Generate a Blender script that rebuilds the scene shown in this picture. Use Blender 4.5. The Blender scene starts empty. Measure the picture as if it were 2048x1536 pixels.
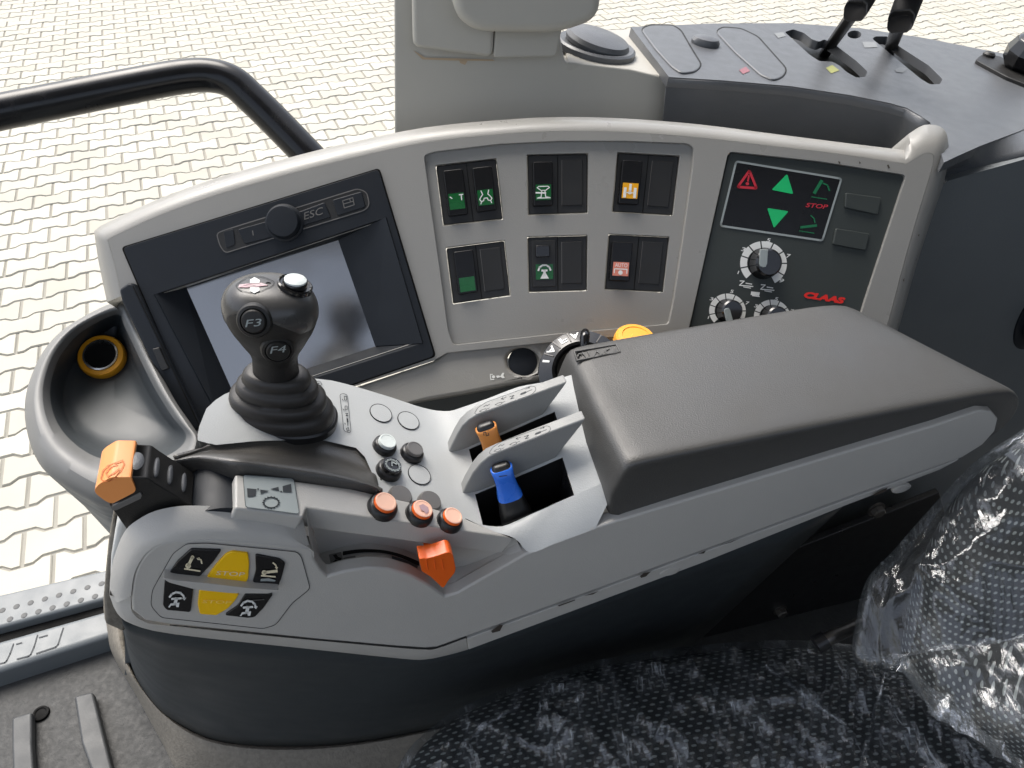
import bpy, bmesh, math, random
from mathutils import Vector as V, Matrix, noise
from mathutils.geometry import tessellate_polygon
from mathutils.bvhtree import BVHTree
random.seed(7)
R = math.radians
scene = bpy.context.scene
COL = scene.collection

# ------------------------------------------------------------------ camera, sky, sun, exposure
CZ = 2.24                      # eye height above the yard
PITCH = R(42.0)
FPX = 1538.0                   # focal length in pixels of a 2048 px wide picture
cam_d = bpy.data.cameras.new('camera')
cam = bpy.data.objects.new('camera', cam_d); COL.objects.link(cam)
cam.location = (0, 0, CZ); cam.rotation_euler = (R(90) - PITCH, 0, 0)
cam_d.sensor_width = 36.0; cam_d.lens = 36.0 * FPX / 2048.0
cam_d.clip_start = 0.01; cam_d.clip_end = 300
scene.camera = cam

SUN_EL, SUN_AZ = R(60), R(-35)      # azimuth from +Y towards +X
world = bpy.data.worlds.new('World'); scene.world = world; world.use_nodes = True
wn = world.node_tree.nodes; wl = world.node_tree.links
bg = wn['Background']
sky = wn.new('ShaderNodeTexSky'); sky.sky_type = 'NISHITA'; sky.sun_disc = False
sky.sun_elevation = SUN_EL; sky.sun_rotation = SUN_AZ
sky.air_density = 1.0; sky.dust_density = 4.0; sky.ozone_density = 0.6
hs = wn.new('ShaderNodeHueSaturation'); hs.inputs['Saturation'].default_value = .5      # thin haze: a whiter sky
wl.new(sky.outputs['Color'], hs.inputs['Color']); wl.new(hs.outputs['Color'], bg.inputs['Color'])
bg.inputs['Strength'].default_value = 0.15
sun_d = bpy.data.lights.new('sun', 'SUN'); sun_d.energy = 1.5; sun_d.angle = R(40); sun_d.color = (1.0, 0.95, 0.87)
sun = bpy.data.objects.new('sun', sun_d); COL.objects.link(sun)
sd = V((math.sin(SUN_AZ) * math.cos(SUN_EL), math.cos(SUN_AZ) * math.cos(SUN_EL), math.sin(SUN_EL)))
sun.rotation_euler = (-sd).to_track_quat('-Z', 'Y').to_euler(); sun.location = (0, 0, 6)
vs = scene.view_settings
vs.view_transform = 'Standard'; vs.look = 'None'; vs.exposure = 1.15; vs.gamma = 1.0
vs.use_curve_mapping = False
cy_ = scene.cycles
cy_.max_bounces = 6; cy_.diffuse_bounces = 4; cy_.glossy_bounces = 3; cy_.transmission_bounces = 2; cy_.transparent_max_bounces = 6; cy_.caustics_reflective = False; cy_.caustics_refractive = False

# ------------------------------------------------------------------ places
FW = V((0, math.cos(PITCH), -math.sin(PITCH))); RT = V((1, 0, 0)); UP = V((0, math.sin(PITCH), math.cos(PITCH)))
EYE = V((0, 0, CZ)); Z = V((0, 0, 1))
TH = R(14.5)                    # the tractor stands turned by this much; a = rearwards, b = to its right side
A = V((math.cos(TH), math.sin(TH), 0)); B = V((-math.sin(TH), math.cos(TH), 0))
def ray(u, v): return FW + RT * ((u - 1024) / FPX) - UP * ((v - 768) / FPX)
def hz(u, v, d): k = ray(u, v); return EYE + k * (-d / k.z)
def dp(u, v, t): return EYE + ray(u, v) * t
def L(s, w, z): return A * s + B * w + V((0, 0, CZ + z))
class Pl:
    def __init__(self, p, n): self.p = V(p); self.n = V(n).normalized()
    def at(self, u, v, off=0.0):
        k = ray(u, v); return EYE + k * ((self.p + self.n * off - EYE).dot(self.n) / k.dot(self.n))
def pl3(a, b, c):
    n = (b - a).cross(c - a)
    if n.dot(EYE - a) < 0: n = -n
    return Pl(a, n)
def pw(w): return Pl(L(0, w, 0), -B)
def onw(u, v, w): return pw(w).at(u, v)
def proj(P):
    q = P - EYE; t = q.dot(FW); return (1024 + FPX * q.dot(RT) / t, 768 - FPX * q.dot(UP) / t, t)

# ------------------------------------------------------------------ materials
def lin(c): return tuple(((x / 12.92) if x <= .04045 else ((x + .055) / 1.055) ** 2.4) for x in c)
def mat(name, col, rough=.5, spec=.5, bump=0, bscale=400, var=.06, vscale=18, metal=0, coat=0, rvar=.08, emit=None):
    m = bpy.data.materials.new(name); m.use_nodes = True
    nt = m.node_tree; n = nt.nodes; l = nt.links; p = n['Principled BSDF']
    tc = n.new('ShaderNodeTexCoord')
    nz = n.new('ShaderNodeTexNoise'); nz.inputs['Scale'].default_value = vscale; nz.inputs['Detail'].default_value = 6
    l.new(tc.outputs['Object'], nz.inputs['Vector'])
    mx = n.new('ShaderNodeMix'); mx.data_type = 'RGBA'
    mx.inputs[6].default_value = (*[min(1, x * (1 - var)) for x in col], 1)
    mx.inputs[7].default_value = (*[min(1, x * (1 + var)) for x in col], 1)
    l.new(nz.outputs['Fac'], mx.inputs[0]); l.new(mx.outputs[2], p.inputs['Base Color'])
    mr = n.new('ShaderNodeMapRange'); mr.inputs[1].default_value = .3; mr.inputs[2].default_value = .7
    mr.inputs[3].default_value = max(.02, rough - rvar); mr.inputs[4].default_value = min(1, rough + rvar)
    nz2 = n.new('ShaderNodeTexNoise'); nz2.inputs['Scale'].default_value = vscale * 2.3; nz2.inputs['Detail'].default_value = 4
    l.new(tc.outputs['Object'], nz2.inputs['Vector'])
    l.new(nz2.outputs['Fac'], mr.inputs[0]); l.new(mr.outputs[0], p.inputs['Roughness'])
    p.inputs['Specular IOR Level'].default_value = spec; p.inputs['Metallic'].default_value = metal
    if coat: p.inputs['Coat Weight'].default_value = coat; p.inputs['Coat Roughness'].default_value = .08
    if bump:
        b1 = n.new('ShaderNodeTexNoise'); b1.inputs['Scale'].default_value = bscale; b1.inputs['Detail'].default_value = 3
        l.new(tc.outputs['Object'], b1.inputs['Vector'])
        bp = n.new('ShaderNodeBump'); bp.inputs['Strength'].default_value = bump; bp.inputs['Distance'].default_value = .001
        l.new(b1.outputs['Fac'], bp.inputs['Height']); l.new(bp.outputs['Normal'], p.inputs['Normal'])
    if emit:
        p.inputs['Emission Color'].default_value = (*emit, 1); p.inputs['Emission Strength'].default_value = 1
    return m
def leather(name, col, rough):
    m = mat(name, col, rough, .8, 0, var=.16, vscale=6, rvar=.12)
    n = m.node_tree.nodes; l = m.node_tree.links; p = n['Principled BSDF']
    tc = n.new('ShaderNodeTexCoord'); vo = n.new('ShaderNodeTexVoronoi'); vo.inputs['Scale'].default_value = 1250
    vo.feature = 'SMOOTH_F1'; l.new(tc.outputs['Object'], vo.inputs['Vector'])
    bp = n.new('ShaderNodeBump'); bp.inputs['Strength'].default_value = .32; bp.inputs['Distance'].default_value = .0006
    l.new(vo.outputs['Distance'], bp.inputs['Height']); l.new(bp.outputs['Normal'], p.inputs['Normal'])
    return m
M = {}
M['light'] = mat('light_grey_plastic', (.47, .46, .435), .42, .45, .22, 950, .06, 14)
M['fin'] = mat('fin_shaded_plastic', (.27, .275, .27), .45, .4, .2, 950, .06, 14)  # light grey plastic darkened, its colour standing in for shade on the fins
M['plate'] = mat('pale_grey_plastic', (.445, .462, .465), .42, .45, .2, 950, .06, 14)
M['panel'] = mat('warm_grey_shaded_plastic', (.27, .265, .25), .34, .5, .2, 950, .06, 12)  # plate plastic toned darker to stand for weaker light on the panel
M['pillar'] = mat('pillar_grey_plastic', (.40, .39, .355), .5, .4, .1, 900, .05, 10)
M['pad'] = leather('grey_brown_leatherette', (.050, .049, .046), .47)
M['palm'] = leather('palm_rest_rubber', (.060, .057, .052), .42)
M['black'] = mat('black_plastic', (.012, .012, .013), .34, .5, .05, 1200)
M['blackgloss'] = mat('gloss_black_plastic', (.007, .007, .008), .13, .6, rvar=.03)
M['blackmat'] = mat('matt_black_rubber', (.011, .0105, .010), .5, .4, .2, 900)
M['bellow'] = mat('bellows_rubber', (.028, .026, .024), .46, .45, .12, 700)
M['hole'] = mat('hole_black', (.004, .004, .004), .8, .2)
M['slate'] = mat('slate_terminal_plastic', (.013, .016, .021), .50, .25, .06, 1400)
M['screen'] = mat('screen_glass', (.012, .014, .018), .16, 1.0, var=.1, rvar=.03)
M['screen'].node_tree.nodes['Principled BSDF'].inputs['IOR'].default_value = 2.2
M['rocker'] = mat('rocker_black', (.006, .006, .0065), .26, .3, rvar=.04)
M['switch'] = mat('switch_frame_plastic', (.018, .018, .018), .45, .4, .06, 1400)
M['dash'] = mat('dash_dark_grey', (.085, .09, .098), .38, .55, .3, 800, .05, 25, rvar=.05)
M['wall'] = mat('wall_slate_plastic', (.140, .152, .158), .48, .35, .25, 600, .1, 8)
M['base'] = mat('pedestal_slate_plastic', (.038, .045, .049), .5, .3, .15, 700, .1, 7)
M['carpet'] = mat('grey_brown_carpet', (.19, .175, .15), .9, .1, 1.0, 330, .35, 160)
M['mat'] = mat('grey_floor_rubber', (.036, .037, .037), .6, .35, 1.0, 170, .3, 60)
M['sill'] = mat('grey_sill_plastic', (.135, .148, .155), .42, .45, .12, 500, .08, 20)
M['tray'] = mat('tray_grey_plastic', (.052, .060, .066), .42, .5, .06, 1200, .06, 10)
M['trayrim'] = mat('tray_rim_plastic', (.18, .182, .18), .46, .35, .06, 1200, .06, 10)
M['claas'] = mat('control_panel_grey_green', (.040, .047, .045), .5, .35, .12, 1600, .05, 10)
M['amber'] = mat('amber_plastic', lin((.90, .62, .12)), .4, .5)
M['chrome'] = mat('bright_metal', (.7, .7, .68), .25, .5, metal=1)
M['steel'] = mat('dull_steel', (.20, .19, .18), .45, .5, metal=1)
M['peach'] = mat('peach_orange_plastic', lin((.93, .60, .33)), .42, .5)
M['peachtop'] = mat('pale_peach_button', lin((.98, .78, .68)), .38, .5)
M['orange'] = mat('bright_orange_plastic', lin((.95, .40, .09)), .33, .5, var=.03)
M['ochre'] = mat('ochre_plastic', lin((.86, .56, .27)), .38, .5)
M['yellowknob'] = mat('warm_yellow_plastic', lin((.96, .68, .25)), .45, .45)
M['blue'] = mat('blue_plastic', lin((.16, .42, .84)), .25, .5)
M['white'] = mat('white_print', (.78, .79, .77), .5, .3)
M['cap'] = mat('white_button_cap', (.66, .71, .69), .3, .5)
M['greycap'] = mat('grey_button_cap', (.13, .125, .12), .35, .5)
M['yellow'] = mat('yellow_key', lin((1.0, .78, .01)), .33, .5)
M['cream'] = mat('cream_print', lin((.90, .86, .74)), .5, .3)
M['paleyellow'] = mat('worn_yellow_print', lin((1, .86, .45)), .5, .3)
M['line'] = mat('dark_groove', (.03, .031, .032), .7, .2)
M['ink'] = mat('dark_grey_print', (.035, .04, .045), .6, .3)
M['sticker'] = mat('sticker_grey', (.30, .335, .335), .45, .4)
M['green'] = mat('green_lens', lin((.03, .34, .15)), .25, .5)
M['greenhi'] = mat('green_indicator', lin((.05, .66, .38)), .4, .5, emit=tuple(x * .06 for x in lin((.05, .66, .38))))
M['greenlo'] = mat('dim_green_indicator', lin((.06, .42, .26)), .4, .5)
M['red'] = mat('red_indicator', lin((.74, .16, .22)), .4, .5)
M['redlogo'] = mat('red_print', lin((.89, .16, .13)), .45, .4)
M['lensyellow'] = mat('yellow_lens', lin((.93, .66, .06)), .3, .5)
M['lenspink'] = mat('pink_lens', lin((.86, .52, .44)), .3, .5)
M['pinkprint'] = mat('pink_print', lin((.72, .60, .62)), .4, .4)
M['chip'] = mat('dark_chip', (.06, .05, .042), .8, .2)
M['dust'] = mat('tan_dust', (.42, .33, .23), .9, .1, var=.2)
M['palemark'] = mat('worn_pale_print', (.20, .21, .215), .5, .3)
M['rosemark'] = mat('worn_rose_print', (.26, .11, .13), .5, .3)
M['olive'] = mat('worn_olive_print', (.27, .28, .10), .5, .3)
M['rail'] = mat('gloss_black_paint', (.004, .0045, .006), .24, .38, rvar=.05)
M['headshell'] = mat('knob_shell', (.050, .049, .048), .30, .5, .05, 1200)
M['stone'] = mat('concrete_paver', (.42, .402, .345), .85, .2, .5, 220, .16, 3)
_n = M['stone'].node_tree.nodes; _l = M['stone'].node_tree.links; _g = _n.new('ShaderNodeNewGeometry')
for _q in [q for q in _n if q.type == 'TEX_NOISE']: _l.new(_g.outputs['Position'], _q.inputs['Vector'])
_oi = _n.new('ShaderNodeObjectInfo'); _mr = _n.new('ShaderNodeMapRange'); _mr.inputs[3].default_value = .86; _mr.inputs[4].default_value = 1.08
_l.new(_oi.outputs['Random'], _mr.inputs[0]); _mx = _n.new('ShaderNodeMix'); _mx.data_type = 'RGBA'; _mx.blend_type = 'MULTIPLY'; _mx.inputs[0].default_value = 1
_bc = _n['Principled BSDF'].inputs['Base Color']; _l.new(_bc.links[0].from_socket, _mx.inputs[6]); _l.new(_mr.outputs[0], _mx.inputs[7]); _l.new(_mx.outputs[2], _bc)
M['sand'] = mat('joint_sand', (.27, .26, .23), .95, .1, .6, 120, .2, 5)
M['lining'] = mat('roof_lining', (.30, .29, .27), .9, .1)
M['pedalrib'] = mat('grey_rib_rubber', (.050, .053, .055), .5, .4, .15, 300)

# ------------------------------------------------------------------ object helpers
def tag(o, label, cat, group=None, kind=None):
    if label: o['label'] = label
    if cat: o['category'] = cat
    if group: o['group'] = group
    if kind: o['kind'] = kind
    return o
def thing(name, label, cat, loc, group=None):
    o = bpy.data.objects.new(name, None); COL.objects.link(o); o.location = loc; o.empty_display_size = .02
    return tag(o, label, cat, group)
def adopt(o, parent):
    if parent is not None:
        o.parent = parent
        o.matrix_parent_inverse = chain(parent).inverted()
def chain(p):
    m = Matrix.Translation(p.location)
    return m
def mesh(name, verts, faces, m, parent=None, bevel=0, seg=2, sub=0, solid=0, angle=40, uv=None, smooth=True):
    c = sum((V(v) for v in verts), V()) / len(verts)
    me = bpy.data.meshes.new(name)
    me.from_pydata([V(v) - c for v in verts], [], faces); me.update()
    bm = bmesh.new(); bm.from_mesh(me); bmesh.ops.remove_doubles(bm, verts=bm.verts, dist=1e-6)
    bmesh.ops.recalc_face_normals(bm, faces=bm.faces); bm.to_mesh(me); bm.free()
    if smooth:
        me.polygons.foreach_set('use_smooth', [True] * len(me.polygons))
        me.set_sharp_from_angle(angle=R(angle))
    o = bpy.data.objects.new(name, me); COL.objects.link(o); o.location = c
    o.data.materials.append(M[m] if isinstance(m, str) else m)
    if solid:
        s = o.modifiers.new('thick', 'SOLIDIFY'); s.thickness = abs(solid); s.offset = -1 if solid > 0 else 1
    if bevel:
        b = o.modifiers.new('edge', 'BEVEL'); b.width = bevel; b.segments = seg; b.limit_method = 'ANGLE'; b.angle_limit = R(38); b.harden_normals = True
    if sub:
        s = o.modifiers.new('round', 'SUBSURF'); s.levels = sub; s.render_levels = sub
    adopt(o, parent)
    return o
def rnd(poly, r, k=4):
    """round the corners of a pixel polygon"""
    out = []; n = len(poly)
    for i in range(n):
        p = V(poly[i]).to_2d(); q0 = V(poly[i - 1]).to_2d(); q1 = V(poly[(i + 1) % n]).to_2d()
        a = (q0 - p); b = (q1 - p); ra = min(r, a.length * .45); rb = min(r, b.length * .45)
        a = p + a.normalized() * ra; b = p + b.normalized() * rb
        for j in range(k + 1):
            t = j / k; out.append(tuple(a * (1 - t) ** 2 + p * 2 * t * (1 - t) + b * t * t))
    return out
def cat(pts, k=4, closed=False):
    P = [V(p) for p in pts]; n = len(P); out = []
    for i in range(n if closed else n - 1):
        if closed: p0, p1, p2, p3 = P[i - 1], P[i], P[(i + 1) % n], P[(i + 2) % n]
        else: p0, p1, p2, p3 = P[max(i - 1, 0)], P[i], P[i + 1], P[min(i + 2, n - 1)]
        for j in range(k):
            t = j / k
            out.append(.5 * ((2 * p1) + (p2 - p0) * t + (2 * p0 - 5 * p1 + 4 * p2 - p3) * t * t + (3 * p1 - p0 - 3 * p2 + p3) * t ** 3))
    if not closed: out.append(P[-1])
    return out
def fill(loops, nrm):
    bm = bmesh.new(); es = []; k = 0
    for lp in loops:
        vv = [bm.verts.new(p) for p in lp]
        for i, x in enumerate(vv): x.index = k + i
        k += len(lp); es += [bm.edges.new((vv[i], vv[(i + 1) % len(vv)])) for i in range(len(vv))]
    idx = {x: i for i, x in enumerate(bm.verts)}
    bmesh.ops.triangle_fill(bm, use_beauty=True, use_dissolve=False, edges=es, normal=nrm)
    out = [tuple(idx[x] for x in f.verts) for f in bm.faces]; bm.free(); return out
def prism(name, px, plane, m, parent=None, depth=.01, off=0.0, holes=(), bevel=0, seg=2, back=True, angle=40, mirror_out=None):
    """a slab whose front outline is drawn on a plane; holes go right through"""
    loops = [[plane.at(*p, off) for p in px]] + [[plane.at(*p, off) for p in h] for h in holes]
    v = [p for lp in loops for p in lp]; nf = len(v)
    v2 = [p - plane.n * depth for p in v]
    if len(loops) == 1: fr = [tuple(range(nf))]
    else:
        fr = fill(loops, plane.n)
    faces = list(fr)
    if back: faces += [tuple(i + nf for i in reversed(f)) for f in fr]
    st = 0
    for lp in loops:
        n = len(lp)
        for i in range(n):
            j = (i + 1) % n; faces.append((st + i, st + j, st + j + nf, st + i + nf))
        st += n
    return mesh(name, v + v2, faces, m, parent, bevel=bevel, seg=seg, angle=angle)
def decal(name, polys, plane, m, parent=None, off=.0007):
    """flat print: a list of pixel polygons lying on a plane"""
    v = []; f = []
    for p in polys:
        f.append(tuple(range(len(v), len(v) + len(p)))); v += [plane.at(*q, off) for q in p]
    return mesh(name, v, f, m, parent, smooth=False)
def stroke(pts, wd, closed=False):
    P = [V(p).to_2d() for p in pts]; n = len(P); out = []
    for i in range(n if closed else n - 1):
        a, b = P[i], P[(i + 1) % n]; d = (b - a)
        if d.length < 1e-6: continue
        d.normalize(); e = V((-d.y, d.x)) * wd / 2; x = d * wd * .3
        out.append([tuple(a - x + e), tuple(b + x + e), tuple(b + x - e), tuple(a - x - e)])
    return out
def ell(cx, cy, rx, ry, rot=0, n=28, a0=0, a1=360):
    o = []; c, s = math.cos(R(rot)), math.sin(R(rot)); full = abs(a1 - a0) >= 360
    for i in range(n if full else n + 1):
        t = R(a0 + (a1 - a0) * i / n); x, y = rx * math.cos(t), ry * math.sin(t)
        o.append((cx + x * c - y * s, cy + x * s + y * c))
    return o
_tc = {}
def glyphs(txt, shear=0, bold=0):
    key = (txt, shear, bold)
    if key in _tc: return _tc[key]
    c = bpy.data.curves.new('t', 'FONT'); c.body = txt; c.size = 1; c.shear = shear; c.offset = bold; c.resolution_u = 3
    o = bpy.data.objects.new('t', c); COL.objects.link(o)
    dg = bpy.context.evaluated_depsgraph_get(); me = o.evaluated_get(dg).to_mesh()
    vs_ = [(v.co.x, v.co.y) for v in me.vertices]; fs = [tuple(p.vertices) for p in me.polygons]
    x0 = min(v[0] for v in vs_); x1 = max(v[0] for v in vs_); y0 = min(v[1] for v in vs_); y1 = max(v[1] for v in vs_)
    r = ([((x - x0) / (x1 - x0), (y - y0) / (y1 - y0)) for x, y in vs_], fs)
    o.to_mesh_clear(); bpy.data.objects.remove(o); bpy.data.curves.remove(c); _tc[key] = r
    return r
def text(name, txt, bl, br, tl, plane, m, parent=None, off=.0007, shear=0, bold=0, bvh=None):
    """print a word: bottom-left, bottom-right and top-left of its box in pixels"""
    vs_, fs = glyphs(txt, shear, bold)
    bl, br, tl = V(bl).to_2d(), V(br).to_2d(), V(tl).to_2d()
    pts = [bl + (br - bl) * x + (tl - bl) * y for x, y in vs_]
    v = [plane.at(p.x, p.y, off) for p in pts]
    return mesh(name, v, fs, m, parent, smooth=False)
def loft(name, rows, m, parent=None, closed=False, caps=False, endcap=False, sub=0, solid=0, bevel=0, angle=60, uv=False):
    n = len(rows[0]); v = [p for r_ in rows for p in r_]; f = []
    for i in range(len(rows) - 1):
        for j in range(n if closed else n - 1):
            k = (j + 1) % n; f.append((i * n + j, i * n + k, (i + 1) * n + k, (i + 1) * n + j))
    if endcap: f.append(tuple(range((len(rows) - 1) * n, len(rows) * n)))
    if caps: f.append(tuple(reversed(range(n)))); f.append(tuple(range((len(rows) - 1) * n, len(rows) * n)))
    return mesh(name, v, f, m, parent, sub=sub, solid=solid, bevel=bevel, angle=angle)
def frame(ax, hint=V((1, 0, 0))):
    ax = ax.normalized(); x = (hint - ax * hint.dot(ax)).normalized(); return x, ax.cross(x), ax
def lathe(name, prof, o, ax, m, parent=None, n=40, sx=1, sy=1, hint=V((1, 0, 0)), caps=True, angle=35, power=2, bevel=0):
    x, y, z = frame(ax, hint); rows = []
    for r_, h in prof:
        rw = []
        for i in range(n):
            t = 2 * math.pi * i / n; c, s = math.cos(t), math.sin(t)
            c = math.copysign(abs(c) ** (2 / power), c); s = math.copysign(abs(s) ** (2 / power), s)
            rw.append(o + x * (r_ * sx * c) + y * (r_ * sy * s) + z * h)
        rows.append(rw)
    return loft(name, rows, m, parent, closed=True, caps=caps, angle=angle, bevel=bevel)
def tube(name, path, r, m, parent=None, n=20, caps=True):
    rows = []; x = None
    for i, p in enumerate(path):
        d = (path[min(i + 1, len(path) - 1)] - path[max(i - 1, 0)]).normalized()
        x = (d.orthogonal() if x is None else (x - d * x.dot(d))).normalized(); y = d.cross(x)
        rr = r[i] if isinstance(r, (list, tuple)) else r
        rows.append([p + (x * math.cos(2 * math.pi * k / n) + y * math.sin(2 * math.pi * k / n)) * rr for k in range(n)])
    return loft(name, rows, m, parent, closed=True, caps=caps)
def bil(q, x, y):
    a, b, c, d = [V(p).to_2d() for p in q]
    return tuple((a * (1 - x) + b * x) * (1 - y) + (d * (1 - x) + c * x) * y)
def sub_quad(q, x0, y0, x1, y1): return [bil(q, x0, y0), bil(q, x1, y0), bil(q, x1, y1), bil(q, x0, y1)]
def bvh_of(o):
    bpy.context.view_layer.update(); dg = bpy.context.evaluated_depsgraph_get(); return BVHTree.FromObject(o, dg), o.matrix_world.copy()
def drape_hit(b, u, v):
    t, mw = b; inv = mw.inverted(); d = ray(u, v).normalized()
    h = t.ray_cast(inv @ EYE, inv.to_3x3() @ d)
    if h[0] is None: return None
    n = (mw.to_3x3() @ h[1]).normalized()
    if n.dot(d) > 0: n = -n
    return mw @ h[0], n
def drape(name, polys, b, m, parent=None, off=.0006, fine=0):
    v = []; f = []
    for p in polys:
        hits = [drape_hit(b, *q) for q in p]
        if any(h is None for h in hits): continue
        f.append(tuple(range(len(v), len(v) + len(p)))); v += [h[0] + h[1] * off for h in hits]
    return mesh(name, v, f, m, parent, smooth=False) if f else None
def text_polys(txt, bl, br, tl, shear=0, bold=0):
    vs_, fs = glyphs(txt, shear, bold); bl, br, tl = V(bl).to_2d(), V(br).to_2d(), V(tl).to_2d()
    pts = [tuple(bl + (br - bl) * x + (tl - bl) * y) for x, y in vs_]
    return [[pts[i] for i in f] for f in fs]
def zl(ox, oy, sc): return lambda *ps: [(ox + x / sc, oy + y / sc) for x, y in ps]   # points read off an enlarged crop

# ------------------------------------------------------------------ main planes of the cab
PAD = Pl(V((0, 0, CZ - .42)), Z)
FAS = pw(.341)
EDGE = pw(.349)
_n = A * .45 - B * .12 + Z * .88
PLATE = Pl(hz(560, 830, .41), _n)
STRIP = pl3(EDGE.at(470, 1017), EDGE.at(1030, 1077), EDGE.at(770, 1039) + B * .05)
PANEL = Pl(dp(1110, 450, .80), V((.11, -.79, .60)))
FLOOR_D = 1.12
FLOOR = Pl(V((0, 0, CZ - FLOOR_D)), Z)

# ================================================================== SETTING
# yard: ground sheet and paving stones
gm = mesh('yard_ground', [V((x, y, -.0085)) for x, y in ((-60, -40), (60, -40), (60, 120), (-60, 120))], [(0, 1, 2, 3)], 'sand')
tag(gm, 'pale sand bed under the paving of the yard', None, kind='structure')
PA = R(22.0); pr = V((math.cos(PA), math.sin(PA), 0)); pc = V((-math.sin(PA), math.cos(PA), 0))
PL_, PH = .200, .142
def stone_outline(g):
    h1, h2 = .0825 - g, .0595 - g; x = .1 - g
    top = [(-x, h1), (-.066, h1), (-.036, h2), (.036, h2), (.066, h1), (x, h1)]
    return top + [(a, -b) for a, b in reversed(top)]
ot, oi = stone_outline(.0050), stone_outline(.0085)
sv = [V((x, y, -.0075)) for x, y in ot] + [V((x, y, 0)) for x, y in oi]
sf = [tuple(range(12, 24))] + [(i, (i + 1) % 12, 12 + (i + 1) % 12, 12 + i) for i in range(12)]
# keep winding upwards
sf = [tuple(reversed(f)) for f in sf]
sme = bpy.data.meshes.new('paving_stone'); sme.from_pydata(sv, [], sf); sme.update(); sme.materials.append(M['stone'])
slots = []
for j in range(-10, 110):
    for i in range(-60, 70):
        o = pr * ((i + .5 * (j % 2)) * PL_ + .013) + pc * (j * PH + .02)
        if not (-7.5 < o.x < 8 and .95 < o.y < 13): continue
        u, v, t = proj(o); slots.append((o, u, v, t))
vis = [q for q in slots if q[3] > 0 and -60 < q[1] < 800 and -20 < q[2] < 1200 and not (q[1] > 240 and q[2] > 470 - .2 * (q[1] - 240)) and not (q[1] > 60 and q[2] > 640 and q[1] > (q[2] - 800) * .62)]
vis.sort(key=lambda q: q[3]); near = set(id(q[0]) for q in vis[:300])
rest_v, rest_f = [], []
for q in slots:
    dz = random.uniform(-.0025, .0015); tx, ty = random.uniform(-.008, .008), random.uniform(-.008, .008)
    rot = Matrix.Rotation(PA + random.uniform(-.006, .006), 4, 'Z') @ Matrix.Rotation(tx, 4, 'X') @ Matrix.Rotation(ty, 4, 'Y')
    mw = Matrix.Translation(q[0] + Z * dz) @ rot
    if id(q[0]) in near:
        o = bpy.data.objects.new('paving_stone', sme); COL.objects.link(o); o.parent = gm
        o.matrix_parent_inverse = Matrix.Translation(gm.location).inverted(); o.matrix_basis = mw
    else:
        k = len(rest_v); rest_v += [mw @ p for p in sv]; rest_f += [tuple(i + k for i in f) for f in sf]
me = bpy.data.meshes.new('paving_stones'); me.from_pydata(rest_v, [], rest_f); me.update(); me.materials.append(M['stone'])
o = bpy.data.objects.new('paving_stones', me); COL.objects.link(o); o.parent = gm
o.matrix_parent_inverse = Matrix.Translation(gm.location).inverted(); o['kind'] = 'stuff'

# cab floor, and an unseen roof added to shade the cab
fl = [L(-1.3, -.6, -FLOOR_D - .004), L(1.2, -.6, -FLOOR_D - .004), L(1.2, .84, -FLOOR_D - .004), L(-1.3, .835, -FLOOR_D - .004)]
mf = mesh('cab_floor', fl + [p - Z * .04 for p in fl], [(0, 1, 2, 3), (7, 6, 5, 4), (0, 4, 5, 1), (1, 5, 6, 2), (2, 6, 7, 3), (3, 7, 4, 0)], 'mat')
tag(mf, 'grey textured rubber floor of the cab', None, kind='structure')
rf = [L(-.62, -.40, .62), L(1.25, -.40, .62), L(1.25, .86, .62), L(-.62, .86, .62)]
ro = mesh('unseen_cab_roof', rf + [p + Z * .1 for p in rf], [(0, 1, 2, 3), (7, 6, 5, 4), (0, 4, 5, 1), (1, 5, 6, 2), (2, 6, 7, 3), (3, 7, 4, 0)], 'lining')
tag(ro, 'unseen lined roof added above the seat to shade the cab', None, kind='structure')
bw = [L(1.25, -.8, .62), L(1.25, .9, .62), L(1.25, .9, -1.1), L(1.25, -.8, -1.1)]
bo = mesh('cab_rear_wall', bw + [p + A * .06 for p in bw], [(0, 1, 2, 3), (7, 6, 5, 4), (0, 4, 5, 1), (1, 5, 6, 2), (2, 6, 7, 3), (3, 7, 4, 0)], 'wall')
tag(bo, 'dark rear wall of the cab behind the seat', None, kind='structure')

lw_ = [L(-.62, -.78, -.02), L(1.25, -.78, -.02), L(1.25, -.78, -1.1), L(-.62, -.78, -1.1)]  # added light blocker, standing in for a body before the glass door
lo_ = mesh('added_left_wall', lw_ + [p - B * .06 for p in lw_], [(0, 1, 2, 3), (7, 6, 5, 4), (0, 4, 5, 1), (1, 5, 6, 2), (2, 6, 7, 3), (3, 7, 4, 0)], 'wall')
tag(lo_, 'unseen dark wall added on the left to block side light', None, kind='structure')

# ------------------------------------------------------------------ door sill, floor ribs
sl = thing('door_sill', 'grey plastic door sill with dimpled strip and black rubber channel', 'door sill', FLOOR.at(100, 1240))
FS = Pl(V((0, 0, CZ - FLOOR_D + .035)), Z)
prism('dimpled_strip', [(-160, 1226), (240, 1132), (236, 1190), (-160, 1297)], FS, 'sill', sl, depth=.03, bevel=.006, seg=3)
prism('rubber_channel', [(-160, 1290), (240, 1184), (240, 1222), (-160, 1335)], FS, 'hole', sl, depth=.02, off=-.018)
low = prism('step_plate', [(-160, 1326), (240, 1212), (240, 1264), (-160, 1392)], FS, 'sill', sl, depth=.05, bevel=.009, seg=3)
z6 = zl(0, 1120, 4.267)
for k in range(9):
    x = 20 + k * 121; y = 430 - k * 32.5
    for (cx, cy) in ((x, y), (x + 65, y + 75)):
        (px_, py_), = z6((cx, cy))
        if px_ < 205:
            c = FS.at(px_, py_, .0)
            lathe('dimple', [(.0050, -.0005), (.0046, .0005), (.0030, .0002)], c, Z, 'pedalrib', sl, n=14)
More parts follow.
